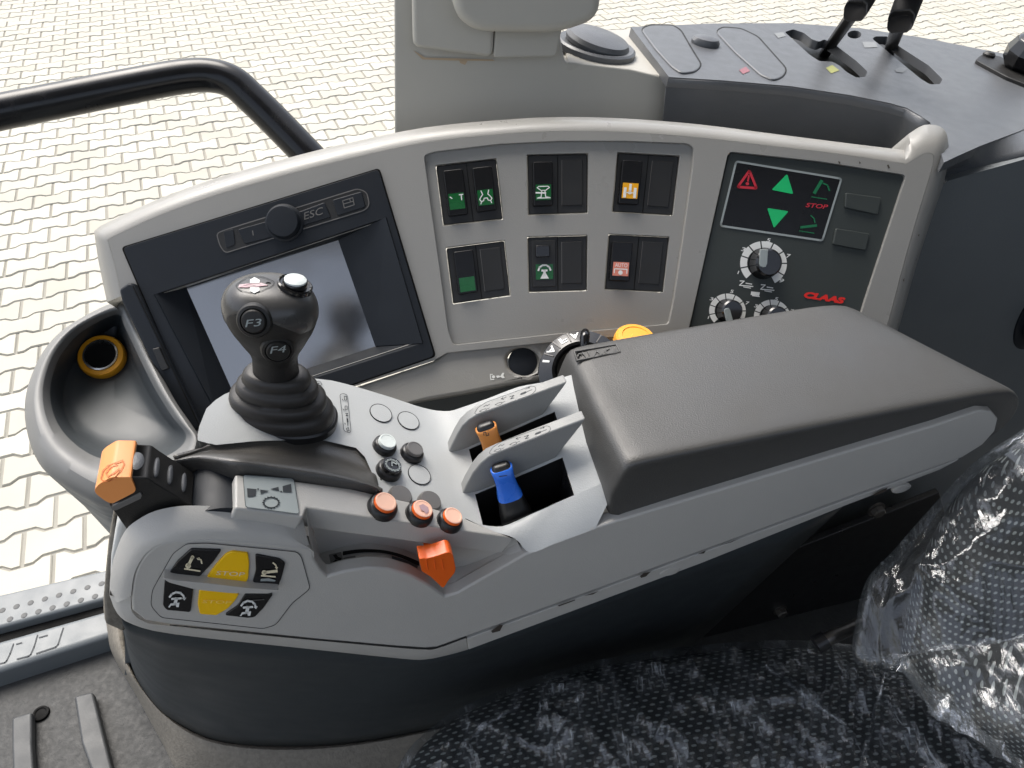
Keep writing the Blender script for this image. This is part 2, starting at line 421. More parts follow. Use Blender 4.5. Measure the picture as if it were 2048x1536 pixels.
for ps in (z6((540, 580), (520, 640), (495, 720), (475, 742), (310, 797)), z6((320, 640), (290, 740), (262, 805), (240, 820), (145, 845)), z6((115, 715), (85, 800), (55, 860), (40, 875), (-60, 900)), z6((335, 662), (405, 642)), z6((140, 718), (185, 706))):
    decal('embossed_line', stroke(ps, 2.6), FS, 'ink', low, off=.0006)
mt = thing('rubber_floor_rib', 'wide grey rubber rib on the floor mat, the one nearer the pedestal', 'floor rib', FLOOR.at(190, 1480), 'floor mat ribs')
FR = Pl(V((0, 0, CZ - FLOOR_D + .016)), Z)
prism('rib_body', z6((628, 1160), (790, 1120), (900, 1560), (1010, 2000), (850, 2000), (690, 1560)), FR, 'pedalrib', mt, depth=.016, bevel=.004)
mt = thing('rubber_floor_rib', 'grey rubber rib on the floor mat at the left edge, beside the round hole', 'floor rib', FLOOR.at(45, 1500), 'floor mat ribs')
prism('rib_body', z6((95, 1345), (270, 1290), (270, 1560), (300, 2000), (110, 2000), (95, 1560)), FR, 'pedalrib', mt, depth=.016, bevel=.004)
hl = lathe('floor_drain_hole', [(.012, -.003), (.0112, .0004), (.0085, .0006), (.007, -.001)], FLOOR.at(81, 1426), Z, 'hole', None, n=24)
tag(hl, 'small round black hole in the grey floor mat', 'hole')

# ------------------------------------------------------------------ right-hand wall below the dash and behind the armrest
RW = Pl(dp(1885, 400, .905), -B + Z * .12)
wo = prism('side_wall', [(1862, 396), (1895, 362), (2150, 290), (2150, 1500), (1250, 1500), (1250, 760)], RW, 'wall', None, depth=.03)
tag(wo, 'dark slate plastic side wall behind the armrest pad', 'wall panel')
wu = prism('lower_side_wall', [(250, 1010), (420, 850), (700, 812), (939, 764), (1100, 735), (1420, 735), (1420, 1350), (250, 1350)], pw(.675), 'wall', None, depth=.03)
tag(wu, 'dark lower cab wall in the gap below the switch panel shelf', 'wall panel')
kb = thing('grab_knob', 'dark oval grip on the side wall at the right picture edge', 'grip', RW.at(2062, 635))
lathe('grip_body', [(.012, 0), (.03, .004), (.034, .014), (.028, .026), (.012, .032)], RW.at(2076, 632), RW.n, 'wall', kb, sx=.75, sy=1.2, hint=A)
lathe('grip_socket', [(.044, -.002), (.043, .002), (.034, .004)], RW.at(2074, 634), RW.n, 'slate', kb, sx=.75, sy=1.2, hint=A)
# fixings in the dark under the armrest
UA = Pl(L(0, .545, 0), -B)
br = thing('armrest_bracket', 'black steel bracket in the shadow below the armrest', 'bracket', UA.at(1560, 1180))
prism('bracket_plate', [(1330, 1190), (1560, 1110), (1880, 985), (1900, 1060), (1700, 1240), (1640, 1330), (1330, 1330)], UA, 'black', br, depth=.01, bevel=.002)
for (u, v, r_) in ((1752, 1018, .010), (1560, 1220, .009), (1462, 1190, .007)):
    bo_ = lathe('bolt', [(r_ * 1.3, -.001), (r_ * 1.3, .002)], UA.at(u, v, 0), UA.n, 'steel', br, n=20)
    lathe('bolt_head', [(r_, .002), (r_, .009), (r_ * .8, .0105)], UA.at(u, v, 0), UA.n, 'steel', bo_, n=6, angle=20)
lv = thing('seat_adjust_lever', 'small dark metal lever poking out beside the seat cushion', 'lever', dp(1680, 1275, .70))
tube('lever_arm', cat([dp(1725, 1245, .70), dp(1690, 1262, .69), dp(1660, 1275, .68), dp(1640, 1288, .68)], 4), .006, 'steel', lv, n=12)
tube('lever_tip', [dp(1652, 1279, .678), dp(1632, 1291, .678)], .008, 'black', lv, n=14)

# ------------------------------------------------------------------ pedestal under the console
ped = thing('console_pedestal', 'dark slate pedestal with carpeted foot below the control console', 'pedestal', hz(560, 1490, 1.1))
def onz(u, v, d): return hz(u, v, d)
Tt = [(232, 1190), (240, 1225), (252, 1250), (290, 1255), (340, 1262), (430, 1268), (547, 1278), (703, 1292), (873, 1300), (1000, 1262), (1300, 1150), (1700, 1000)]
Bb = [(236, 1222), (249, 1262), (256, 1307), (274, 1358), (312, 1412), (352, 1444), (430, 1480), (547, 1493), (703, 1486), (873, 1456), (1020, 1420), (1330, 1345)]
rows = []
top = [onw(u, v, .365) for u, v in Tt]; bot = [hz(u, v, 1.04) for u, v in Bb]
for k in range(9):
    t = k / 8; rows.append([p.lerp(q, t) + Z * (.0 * t) for p, q in zip(top, bot)])
rows = [cat(r_, 4) for r_ in rows]
loft('pedestal_wall', rows, 'base', ped, solid=.004)
Ro = [(205, 1195), (207, 1240), (217, 1292), (236, 1333), (270, 1390), (325, 1492), (375, 1570), (540, 1610), (703, 1600), (873, 1560), (1020, 1500), (1330, 1420)]
bi = [hz(u, v, 1.045) for u, v in Bb]; bo2 = [hz(u, v, FLOOR_D - .002) for u, v in Ro]
mid = [p.lerp(q, .45) + Z * .028 for p, q in zip(bi, bo2)]
m0 = [p.lerp(q, .12) + Z * .02 for p, q in zip(bi, bo2)]; m1 = [p.lerp(q, .8) + Z * .012 for p, q in zip(bi, bo2)]
loft('carpet_foot', [cat(r_, 4) for r_ in (bi, m0, mid, m1, bo2)], 'carpet', ped, sub=1, solid=.004)
ft = [(226, 1080), (216, 1120), (209, 1160), (207, 1197), (212, 1240)]
prism('front_seal', [(226, 1030), (217, 1080), (211, 1140), (206, 1200), (208, 1250), (250, 1268), (262, 1225), (240, 1190), (246, 1100)], pw(.40), 'carpet', ped, depth=.012, bevel=.004)

# ------------------------------------------------------------------ handrail outside the window
rp = [dp(-60, 239, .97), dp(0, 224, .98), dp(120, 200, 1.0), dp(250, 174, 1.02), dp(360, 154, 1.04), dp(420, 151, 1.05), dp(465, 164, 1.055), dp(505, 198, 1.06), dp(560, 252, 1.065), dp(640, 335, 1.07), dp(700, 400, 1.08)]
hr = thing('handrail', 'bent glossy black tube handrail outside the window', 'handrail', rp[5])
tube('rail_tube', cat(rp, 6), .0222, 'rail', hr, n=28)

# ------------------------------------------------------------------ window pillar with belt housing
PV = Pl(dp(1000, 200, .92), V((.12, -.97, .12)))
pil = thing('window_pillar', 'light grey window pillar with moulded belt housing', 'pillar', PV.at(1000, 260))
prism('pillar_body', rnd([(788, -120), (790, 330), (1331, 330), (1336, 156), (1260, 138), (1130, 124), (1118, 60), (960, 40), (850, 60), (812, -120)], 6, 3), PV, 'pillar', pil, depth=.12, bevel=.012, seg=4)
PTOP = pl3(PV.at(1336, 155), PV.at(1130, 124), PV.at(1336, 155) + dp(1268, 56, 1.06) - dp(1336, 155, .92))
prism('pillar_shelf', [(1128, 70), (1160, 60), (1268, 57), (1300, 96), (1334, 154), (1260, 138), (1135, 124)], PTOP, 'pillar', pil, depth=.012, off=.001, bevel=.003)
prism('belt_housing', rnd([(822, -120), (826, 95), (986, 116), (1000, -120)], 16, 5), PV, 'pillar', pil, depth=.09, off=.025, bevel=.010, seg=4)
prism('belt_guide', rnd([(992, 40), (1128, 40), (1113, 114), (986, 116)], 8, 4), PV, 'pillar', pil, depth=.05, off=.023, bevel=.006, seg=4)
prism('belt_cover', rnd([(898, -140), (908, 30), (950, 66), (1120, 68), (1200, 40), (1214, -140)], 34, 7), PV, 'pillar', pil, depth=.10, off=.06, bevel=.018, seg=6)
decal('dust_line', [[(826, 100), (850, 115), (985, 119), (990, 122), (900, 121), (845, 119)], [(918, 119), (935, 122), (930, 130), (920, 126)]], PV, 'dust', pil, off=.0018)
vt = thing('round_air_vent', 'round dark grey air vent beside the pillar', 'air vent', PTOP.at(1195, 100))
cvt = PTOP.at(1192, 94, .004)
lathe('vent_ring', [(.050, -.004), (.050, .003), (.047, .005), (.041, .004)], cvt, PTOP.n, 'dash', vt, n=48)
lathe('vent_flap', [(.040, .000), (.041, .005), (.038, .010), (.02, .014), (.006, .0145)], cvt + PTOP.n * .003, PTOP.n + A * .08 - B * .05, 'dash', vt, n=48)

# ------------------------------------------------------------------ dark dash top with lever slots
DT = pl3(dp(1335, 153, .90), dp(1300, 50, 1.04), dp(1890, 262, .90))
da = thing('dashboard', 'dark grey dash top with lever slots on the far right', 'dash', DT.at(1600, 200))
z5 = zl(1560, 0, 4.197)
sl1 = rnd(z5((40, 268), (110, 245), (200, 275), (270, 330), (330, 350), (370, 330), (420, 350), (480, 390), (640, 510), (735, 600), (720, 645), (640, 650), (560, 605), (500, 550), (440, 518), (330, 512), (250, 460)), 3, 2)
sl1b = ell(1709, 69, 14, 8)
sl2 = rnd(z5((775, 325), (800, 305), (900, 305), (1010, 395), (1250, 550), (1365, 665), (1345, 705), (1260, 708), (1180, 660)), 3, 2)
prism('dash_surface', [(1262, 54), (1420, 47), (1580, 46), (1720, 56), (1850, 76), (1960, 98), (2120, 128), (2120, 228), (2040, 262), (1960, 292), (1915, 312), (1888, 325), (1872, 275), (1860, 244), (1842, 232), (1815, 216), (1780, 206), (1700, 190), (1580, 172), (1450, 161), (1338, 154)], DT, 'dash', da, depth=.012, holes=[sl1, sl1b, sl2], bevel=.003, seg=3)
prism('slot_floor', [(1562, 78), (1700, 74), (1850, 104), (1900, 190), (1580, 175)], DT, 'blackmat', da, depth=.004, off=-.030)
face_t = [(1338, 154), (1450, 161), (1580, 172), (1700, 190), (1780, 206), (1815, 216), (1842, 232), (1862, 246)]
face_b = [(1328, 300), (1450, 310), (1580, 325), (1690, 340), (1770, 345), (1806, 340), (1822, 310), (1840, 285)]
r0 = [DT.at(u, v, -.0005) for u, v in face_t]; r2 = [DT.at(u, v, -.0005) - Z * .10 - B * .0 for u, v in face_t]
r1 = [p - Z * .012 + B * .006 for p in r0]
loft('dash_front', [r0, r1, r2], 'dash', da, solid=.004)
ra = [(1888, 325), (1915, 312), (1960, 292), (2040, 262), (2120, 228)]; rb = [(1888, 346), (1915, 337), (1965, 322), (2040, 305), (2120, 280)]; rc = [(1886, 366), (1905, 362), (1965, 345), (2040, 322), (2120, 298)]
loft('dash_roll', [cat([DT.at(u, v, -.0008) for u, v in ra], 3), cat([dp(u, v, .905) for u, v in rb], 3), cat([dp(u, v, .905) for u, v in rc], 3), cat([dp(u, v + 8, .94) for u, v in rc], 3)], 'dash', da, sub=1)
inl1 = rnd([(1282, 57), (1300, 50), (1345, 50), (1362, 60), (1384, 98), (1404, 130), (1392, 142), (1364, 146), (1344, 133), (1310, 96)], 8, 3)
inl2 = rnd([(1432, 62), (1445, 54), (1482, 57), (1516, 73), (1574, 138), (1568, 152), (1548, 160), (1522, 149), (1470, 103)], 9, 3)
prism('inlay', inl1, DT, 'dash', da, depth=.006, off=.0022, bevel=.002, seg=3)
prism('inlay', inl2, DT, 'dash', da, depth=.006, off=.0022, bevel=.002, seg=3)
for il in (inl1, inl2):
    decal('inlay_gap', stroke(il, 3.0, True), DT, 'line', da, off=.0006)
lathe('oval_button', [(.019, -.001), (.019, .004), (.016, .008), (.008, .010)], DT.at(1410, 88), DT.n, 'dash', da, n=36, sx=1.0, sy=.8)
for (pts, m_) in (([z5((385, 570), (440, 545), (500, 590), (430, 615))], 'olive'), ([z5((965, 585), (1010, 560), (1070, 575), (1030, 610), (980, 605))], 'palemark'), ([z5((690, 350), (800, 350), (820, 395), (710, 400))], 'palemark'), ([[(1478, 140), (1492, 133), (1500, 142), (1486, 148)]], 'rosemark'), ([[(1548, 66), (1566, 64), (1572, 72), (1556, 76)]], 'palemark')):
    decal('printed_mark', pts, DT, m_, da, off=.0006)
def dash_lever(lbl, base, mid_, top_, grip0, grip1, wd):
    t = thing('valve_lever', lbl, 'lever', base, 'hand levers on the dash')
    ax = (mid_ - base).normalized(); x = (RT - ax * RT.dot(ax)).normalized(); y = ax.cross(x)
    def ring(c, hx, hy): return [c + x * hx * i + y * hy * j for i, j in ((-1, -.6), (-.6, -1), (.6, -1), (1, -.6), (1, .6), (.6, 1), (-.6, 1), (-1, .6))]
    loft('lever_stem', [ring(base - ax * .02, wd, wd * .6), ring(mid_, wd, wd * .6)], 'black', t, closed=True, caps=True, bevel=.001)
    loft('lever_grip', [ring(grip0 - ax * .002, wd * 1.2, wd * 1.0), ring(grip0 + ax * .006, wd * 1.75, wd * 1.5), ring(grip1, wd * 1.85, wd * 1.7), ring(grip1 + ax * .04, wd * 1.9, wd * 1.8)], 'black', t, closed=True, caps=True, bevel=.002)
dash_lever('left black hand lever standing in the wider dash slot', DT.at(1652, 104, -.022), dp(1706, 28, .955), None, dp(1708, 26, .954), dp(1748, -42, .945), .0078)
dash_lever('right black hand lever standing in the straight dash slot', DT.at(1780, 100, -.022), dp(1799, 48, .945), None, dp(1800, 46, .945), dp(1834, -45, .935), .0085)
lt = thing('dash_latch', 'shiny dark latch knob on a small plate at the right edge of the dash', 'latch', DT.at(2010, 130))
prism('latch_plate', rnd(z5((1640, 500), (1690, 455), (1850, 470), (2100, 640), (2100, 720), (1900, 640)), 6, 3), DT, 'blackmat', lt, depth=.006, off=.005, bevel=.0015)
lathe('latch_screw', [(.009, 0), (.009, .003), (.006, .006)], DT.at(1977, 112, .005), DT.n, 'blackmat', lt, n=18)
lathe('latch_knob', [(.022, 0), (.030, .010), (.032, .026), (.026, .042), (.012, .050)], DT.at(2038, 138, .004), DT.n + V((0, -.2, .3)), 'blackgloss', lt, n=10, angle=20, bevel=.002)

# ================================================================== SWITCH PANEL
sp = thing('switch_panel', 'curved light grey side panel with six rocker switch blocks', 'switch panel', PANEL.at(1110, 680))
O_ = [(214, 604), (198, 528), (188, 463), (200, 452), (300, 405), (420, 360), (560, 320), (700, 285), (850, 255), (1000, 240), (1120, 234), (1250, 237), (1400, 249), (1550, 268), (1700, 287), (1808, 300), (1817, 268), (1848, 250), (1880, 253), (1895, 273), (1898, 318), (1886, 370), (1862, 440), (1830, 540), (1802, 640), (1778, 720)]
I_ = [(243, 592), (228, 525), (215, 480), (224, 474), (315, 432), (432, 390), (570, 350), (708, 315), (855, 284), (1003, 268), (1121, 262), (1250, 264), (1398, 275), (1546, 292), (1695, 310), (1812, 328), (1828, 318), (1846, 308), (1860, 306), (1868, 314), (1864, 338), (1850, 385), (1830, 450), (1802, 550), (1778, 640), (1752, 720)]
ro_ = [PANEL.at(u, v, -.022) for u, v in O_]; ri_ = [PANEL.at(u, v, 0) for u, v in I_]
rm_ = [PANEL.at(a_[0] * .66 + b_[0] * .34, a_[1] * .66 + b_[1] * .34, -.0065) for a_, b_ in zip(O_, I_)]
rm2 = [PANEL.at(a_[0] * .28 + b_[0] * .72, a_[1] * .28 + b_[1] * .72, -.0008) for a_, b_ in zip(O_, I_)]
rk_ = [p - PANEL.n * .07 + Z * -.03 for p in ro_]
def spl(r_): return cat(r_[0:3], 4)[:-1] + cat(r_[2:4], 2)[:-1] + cat(r_[3:16], 4)[:-1] + cat(r_[15:17], 2)[:-1] + cat(r_[16:21], 3)[:-1] + cat(r_[20:], 3)
rim = loft('panel_rim', [spl(x) for x in (rk_, ro_, rm_, rm2, ri_)], 'panel', sp, angle=50)
zone = rnd([(848, 311), (866, 304), (1000, 288), (1120, 282), (1250, 282), (1376, 287), (1388, 296), (1385, 340), (1366, 480), (1348, 600), (1338, 648), (1110, 668), (906, 690), (896, 660), (880, 540), (860, 400)], 7, 3)
cl = rnd([(1457, 303), (1640, 323), (1813, 350), (1728, 608), (1700, 705), (1366, 705), (1382, 640)], 10, 3)
edge_in = [(p[0], p[1]) for p in [proj(q)[:2] for q in spl(ri_)]]
prism('panel_face', edge_in + [(1700, 735), (1345, 735), (1350, 664), (1110, 684), (894, 706), (866, 722), (640, 795), (400, 868), (300, 700)], PANEL, 'panel', sp, depth=.010, holes=[zone, cl, [(310, 592), (770, 440), (838, 682), (440, 812)]], bevel=.0007, seg=2)
z2 = zl(840, 280, 3.657)
blocks = [z2((120, 190), (555, 140), (605, 575), (175, 622)), z2((788, 112), (1225, 102), (1222, 530), (795, 545)), z2((1450, 95), (1895, 120), (1845, 548), (1410, 522)),
          z2((195, 792), (615, 738), (660, 1135), (245, 1195)), z2((790, 712), (1220, 700), (1218, 1098), (800, 1110)), z2((1385, 692), (1820, 712), (1775, 1110), (1355, 1090))]
def grow(q, g):
    c = (sum(p[0] for p in q) / 4, sum(p[1] for p in q) / 4); return [(c[0] + (p[0] - c[0]) * g, c[1] + (p[1] - c[1]) * g) for p in q]
zo = [(c[0], c[1]) for c in [(838, 296), (1000, 278), (1120, 272), (1250, 272), (1398, 282), (1392, 345), (1372, 490), (1352, 650), (1110, 672), (894, 698), (870, 545), (850, 400)]]
ZF = -.005
prism('switch_field', zo, PANEL, 'panel', sp, depth=.008, off=ZF, holes=[rnd(grow(q, 1.03), 2, 2) for q in blocks], bevel=.0005, seg=2)
SW = -.0075
names = ['worn green rocker pair', 'green rocker with hitch print', 'yellow rocker with axle print', 'plain green rocker', 'green slide rocker', 'pink auto rocker']
def rocker(par, q, x0, x1, y0, y1, lens, sym, tilt=1, lens_y=(.52, .87)):
    r = prism('rocker', rnd(sub_quad(q, x0, y0, x1, y1), 3, 3), PANEL, 'rocker', par, depth=.012, off=SW + .0080, bevel=.0022, seg=3)
    lq = sub_quad(q, x0 + .035, y0 + (y1 - y0) * lens_y[0], x1 - .035, y0 + (y1 - y0) * lens_y[1])
    if lens: ln = decal('legend_lens', [lq], PANEL, lens, r, off=SW + .0084)
    return r, lq
for k, q in enumerate(blocks):
    blk = prism('switch_block', q, PANEL, 'switch', sp, depth=.02, off=SW, bevel=.0012)
    blk['label'] = names[k]
    decal('cell_split', stroke([bil(q, .5, .01), bil(q, .5, .99)], 1.6), PANEL, 'hole', blk, off=SW + .0004)
    if k != 0:
        decal('blank_outline', stroke([bil(q, .57, .10), bil(q, .57, .86)], 1.0), PANEL, 'greycap', blk, off=SW + .0005)
        prism('blank_cover', sub_quad(q, .575, .10, .92, .87), PANEL, 'switch', blk, depth=.003, off=SW + .0012, bevel=.0006)
    def S(lq): return lambda *ps: [bil(lq, x, y) for x, y in ps]
    P_ = lambda polys, m_, par: decal('printed_symbol', polys, PANEL, m_, par, off=SW + .0088)
    if k == 0:
        r, lq = rocker(blk, q, .10, .43, .09, .86, 'green', 0); g = S(lq)
        P_(stroke(g((.70, .12), (.95, .12)), 2) + stroke(g((.83, .12), (.83, .45)), 2) + stroke(g((.1, .2), (.22, .3)), 2), 'white', r)
        r, lq = rocker(blk, q, .59, .92, .10, .84, 'green', 0); g = S(lq)
        P_(stroke(g((.25, .05), (.33, .3), (.2, .45), (.1, .6), (.2, .75), (.35, .7), (.4, .55), (.6, .55), (.65, .7), (.8, .75), (.9, .6), (.8, .45), (.67, .3), (.75, .05)), 1.8) + stroke(g((.2, .75), (.15, .9)), 1.6) + stroke(g((.8, .75), (.85, .9)), 1.6), 'white', r)
    if k == 1:
        r, lq = rocker(blk, q, .09, .42, .11, .86, 'green', 0); g = S(lq)
        P_(stroke(g((.2, .12), (.8, .12), (.9, .2), (.65, .38), (.35, .38), (.1, .2)), 1.8, True) + stroke(g((.4, .38), (.35, .8), (.15, .85)), 2) + stroke(g((.6, .38), (.65, .8), (.9, .85)), 2) + stroke(g((.02, .52), (.65, .55)), 3) + stroke(g((.1, .87), (.95, .87)), 2), 'white', r)
    if k == 2:
        r, lq = rocker(blk, q, .09, .42, .11, .86, 'lensyellow', 0); g = S(lq)
        P_(stroke(g((.5, .1), (.5, .45)), 5) + stroke(g((.18, .35), (.18, .9)), 5.5) + stroke(g((.82, .35), (.82, .9)), 5.5) + stroke(g((.18, .63), (.82, .63)), 1.8) + [ell(*bil(lq, .5, .63), 4, 3)], 'white', r)
    if k == 3:
        r, lq = rocker(blk, q, .11, .45, .08, .86, 'green', 0, lens_y=(.62, .95))
    if k == 4:
        rb_ = prism('slide_cover', sub_quad(q, .06, .06, .47, .92), PANEL, 'switch', blk, depth=.004, off=SW + .0014, bevel=.0008)
        r = prism('slide_button', rnd(sub_quad(q, .13, .15, .37, .37), 3, 3), PANEL, 'blackgloss', blk, depth=.008, off=SW + .006, bevel=.0016, seg=3)
        lq = sub_quad(q, .12, .50, .42, .78); decal('legend_lens', [lq], PANEL, 'green', rb_, off=SW + .0018); g = S(lq)
        decal('printed_symbol', stroke(g((.15, .4), (.22, .2), (.4, .07), (.6, .07), (.78, .2), (.85, .4)), 3.4) + stroke(g((.36, .42), (.64, .42)), 4) + stroke(g((.5, .42), (.5, .7)), 5) + [g((.42, .6), (.58, .6), (.75, .95), (.25, .95))], PANEL, 'white', rb_, off=SW + .0022)
    if k == 5:
        r, lq = rocker(blk, q, .07, .41, .12, .84, 'lenspink', 0); g = S(lq)
        P_(text_polys('AUTO', *g((.12, .36), (.9, .36), (.12, .08))) + stroke(g((.1, .8), (.1, .5), (.9, .5), (.9, .8)), 2) + [ell(*bil(lq, .5, .76), 4.5, 4.5)], 'white', r)
# lower shelf of the panel
SH = pl3(PANEL.at(894, 700, ZF), PANEL.at(1345, 660, ZF), hz(939, 787, .545))
cap_hole = ell(1047, 723, 32, 27, 8, 32)
prism('panel_shelf', [(560, 835), (700, 778), (866, 722), (894, 698), (1110, 676), (1352, 652), (1500, 660), (1500, 760), (1180, 740), (1059, 763), (939, 787), (826, 806), (700, 838), (600, 865)], SH, 'panel', sp, depth=.03, holes=[cap_hole], bevel=.006, seg=4)
hc = lathe('cap_plug', [(.0155, -.006), (.0150, -.003), (.012, -.0022), (.004, -.002)], SH.at(1047, 723), SH.n, 'slate', sp, n=36)
zz = zl(860, 740, 5.12)
decal('printed_symbol', stroke(zz((640, 45), (618, 45), (622, 98), (655, 95)), 1.8) + [ell(987, 753.5, 3, 3)] + [zz((675, 60), (700, 55), (720, 62), (740, 30), (760, 28), (752, 55), (768, 80), (745, 85), (722, 72), (690, 82))], SH, 'white', sp, off=.0006)
# corner rib between switch field and shelf
for q_ in [[(1676, 322), (1681, 324), (1679, 329)], [(1718, 322), (1722, 326), (1719, 328)], [(1774, 330), (1777, 329), (1780, 336), (1777, 337)], [(1836, 470), (1839, 468), (1838, 474)], [(1806, 560), (1809, 556), (1808, 564)]]: decal('scuff_mark', [q_], PANEL, 'chip', sp, off=.0004)

# ------------------------------------------------------------------ terminal
zt = zl(200, 320, 2.793)
te = thing('display_terminal', 'dark slate display terminal with knob, keys and blank screen', 'terminal', PANEL.at(560, 800))
outer = rnd(zt((128, 490), (1555, 52), (1868, 1095), (1410, 1252), (566, 1510)), 9, 4)
prism('terminal_gap_shade', [(p[0] + (560 - p[0]) * -.012, p[1] + (600 - p[1]) * -.012) for p in outer], PANEL, 'hole', te, depth=.003, off=.0012, holes=[[(309, 591), (771, 438), (840, 683), (438, 814)]])  # black sheet drawn as the shadow line round the terminal
hole = rnd(zt((300, 750), (1600, 320), (1805, 1020), (780, 1345)), 2, 2)
prism('terminal_housing', outer, PANEL, 'slate', te, depth=.02, off=.0042, holes=[zt((300, 752), (1600, 320), (1805, 1022), (640, 1400))], bevel=.0015, seg=3)
hq = [PANEL.at(*p, .0042) for p in zt((300, 752), (1600, 320), (1805, 1022), (640, 1400))]
scq_px = zt((470, 705), (1335, 447), (1542, 1038), (735, 1300)); scq = [PANEL.at(*p, -.016) for p in scq_px]
for i in range(4):
    j = (i + 1) % 4
    mesh('screen_surround', [hq[i], hq[j], scq[j], scq[i]], [(0, 1, 2, 3)], 'slate', te, solid=.002, smooth=False)
scr = prism('screen', zt((450, 700), (1340, 437), (1550, 1045), (730, 1312)), PANEL, 'screen', te, depth=.003, off=-.0155)
def key(nm, pts, lift=.0018, m_='slate'): return prism(nm, rnd(pts, 4, 3), PANEL, m_, te, depth=.008, off=.0042 + lift, bevel=.001, seg=2)
well = rnd(zt((650, 410), (700, 390), (1440, 160), (1490, 180), (1505, 250), (1480, 280), (760, 500), (700, 520), (670, 480)), 8, 4)
decal('key_well', [well], PANEL, 'switch', te, off=.0046)
decal('key_well_edge', stroke(well, 2.2, True), PANEL, 'greycap', te, off=.0049)
key('key', zt((690, 400), (745, 385), (755, 470), (705, 495)), .0012)
k1 = key('key', zt((768, 388), (955, 335), (985, 425), (810, 470)))
decal('printed_mark', stroke(zt((852, 395), (856, 420)), 2), PANEL, 'greycap', k1, off=.0065)
k2 = key('key', zt((1080, 300), (1255, 235), (1290, 320), (1110, 375)))
text('printed_word', 'ESC', zt((1140, 335))[0], zt((1252, 300))[0], zt((1132, 296))[0], PANEL, 'greycap', k2, off=.0066, shear=.2)
k3 = key('key', zt((1298, 222), (1462, 175), (1485, 262), (1328, 312)))
decal('printed_mark', stroke(zt((1355, 228), (1412, 210), (1420, 250), (1365, 268)), 1.8, True) + stroke(zt((1360, 246), (1415, 230)), 1.8) + stroke(zt((1395, 218), (1400, 235)), 1.6), PANEL, 'greycap', k3, off=.0066)
kc = PANEL.at(*zt((1032, 352))[0], .0042)
kn = lathe('rotary_knob', [(.0185, 0), (.0185, .003), (.0165, .004), (.0160, .012), (.0145, .0145), (.008, .0150)], kc, PANEL.n, 'slate', te, n=40)
# side bracket of the terminal
prism('side_bracket', [(237, 578), (258, 564), (268, 570), (330, 700), (404, 853), (388, 866), (372, 850), (300, 720), (243, 604)], PANEL, 'slate', te, depth=.03, off=.010, bevel=.003, seg=3)
decal('bracket_groove', stroke([(266, 572), (330, 706), (399, 852)], 2.4), PANEL, 'hole', te, off=.0108)
prism('bracket_clip', zt((290, 1055), (330, 1045), (385, 1165), (345, 1180)), PANEL, 'switch', te, depth=.006, off=.0125, bevel=.001)

# ------------------------------------------------------------------ hydraulic control panel
hp = thing('hydraulic_control_panel', 'dark grey control panel with three dials and green arrow indicators', 'control panel', PANEL.at(1560, 690))
HO = -.0035
prism('panel_plate', [(p[0] + (1590 - p[0]) * .006, p[1] + (500 - p[1]) * .006) for p in cl], PANEL, 'claas', hp, depth=.006, off=HO, bevel=.0012)
z3 = zl(1370, 280, 4.267)
dq = rnd(z3((437, 183), (1335, 330), (1172, 858), (303, 732)), 5, 3)
dw = decal('indicator_window', [dq], PANEL, 'rocker', hp, off=HO + .0006)
decal('window_border', stroke(dq, 4.0, True), PANEL, 'sticker', hp, off=HO + .0010)
D_ = lambda nm, polys, m_: decal(nm, polys, PANEL, m_, dw, off=HO + .0013)
D_('warning_triangle', stroke(rnd(z3((550, 262), (610, 412), (450, 400)), 3, 3), 5, True) + stroke(z3((545, 305), (537, 350)), 3.5) + [ell(*z3((532, 373))[0], 3.6, 3.2)], 'red')
D_('arrow_up', [rnd(z3((872, 288), (925, 462), (738, 425)), 4, 3)], 'greenhi')
D_('arrow_down', [rnd(z3((700, 580), (885, 608), (758, 752)), 4, 3)], 'greenhi')
D_('lift_symbol', stroke(z3((1165, 350), (1105, 450)), 6.5) + stroke(z3((1080, 485), (1210, 505)), 1.8) + stroke(z3((1180, 370), (1215, 385), (1232, 430)), 3), 'greenlo')
D_('stop_word', text_polys('STOP', *z3((1028, 572), (1216, 590), (1035, 535)), shear=.2, bold=.02), 'red')
D_('lower_symbol', stroke(z3((990, 745), (1120, 730)), 5) + stroke(z3((975, 775), (1100, 795)), 1.8) + stroke(z3((1075, 645), (1102, 670), (1108, 705)), 2.6), 'greenlo')
for q in (z3((1375, 448), (1680, 490), (1648, 640), (1366, 578)), z3((1290, 752), (1580, 798), (1545, 945), (1262, 892))):
    prism('push_button', rnd(q, 4, 3), PANEL, 'claas', hp, depth=.006, off=HO + .0028, bevel=.0012, seg=3)
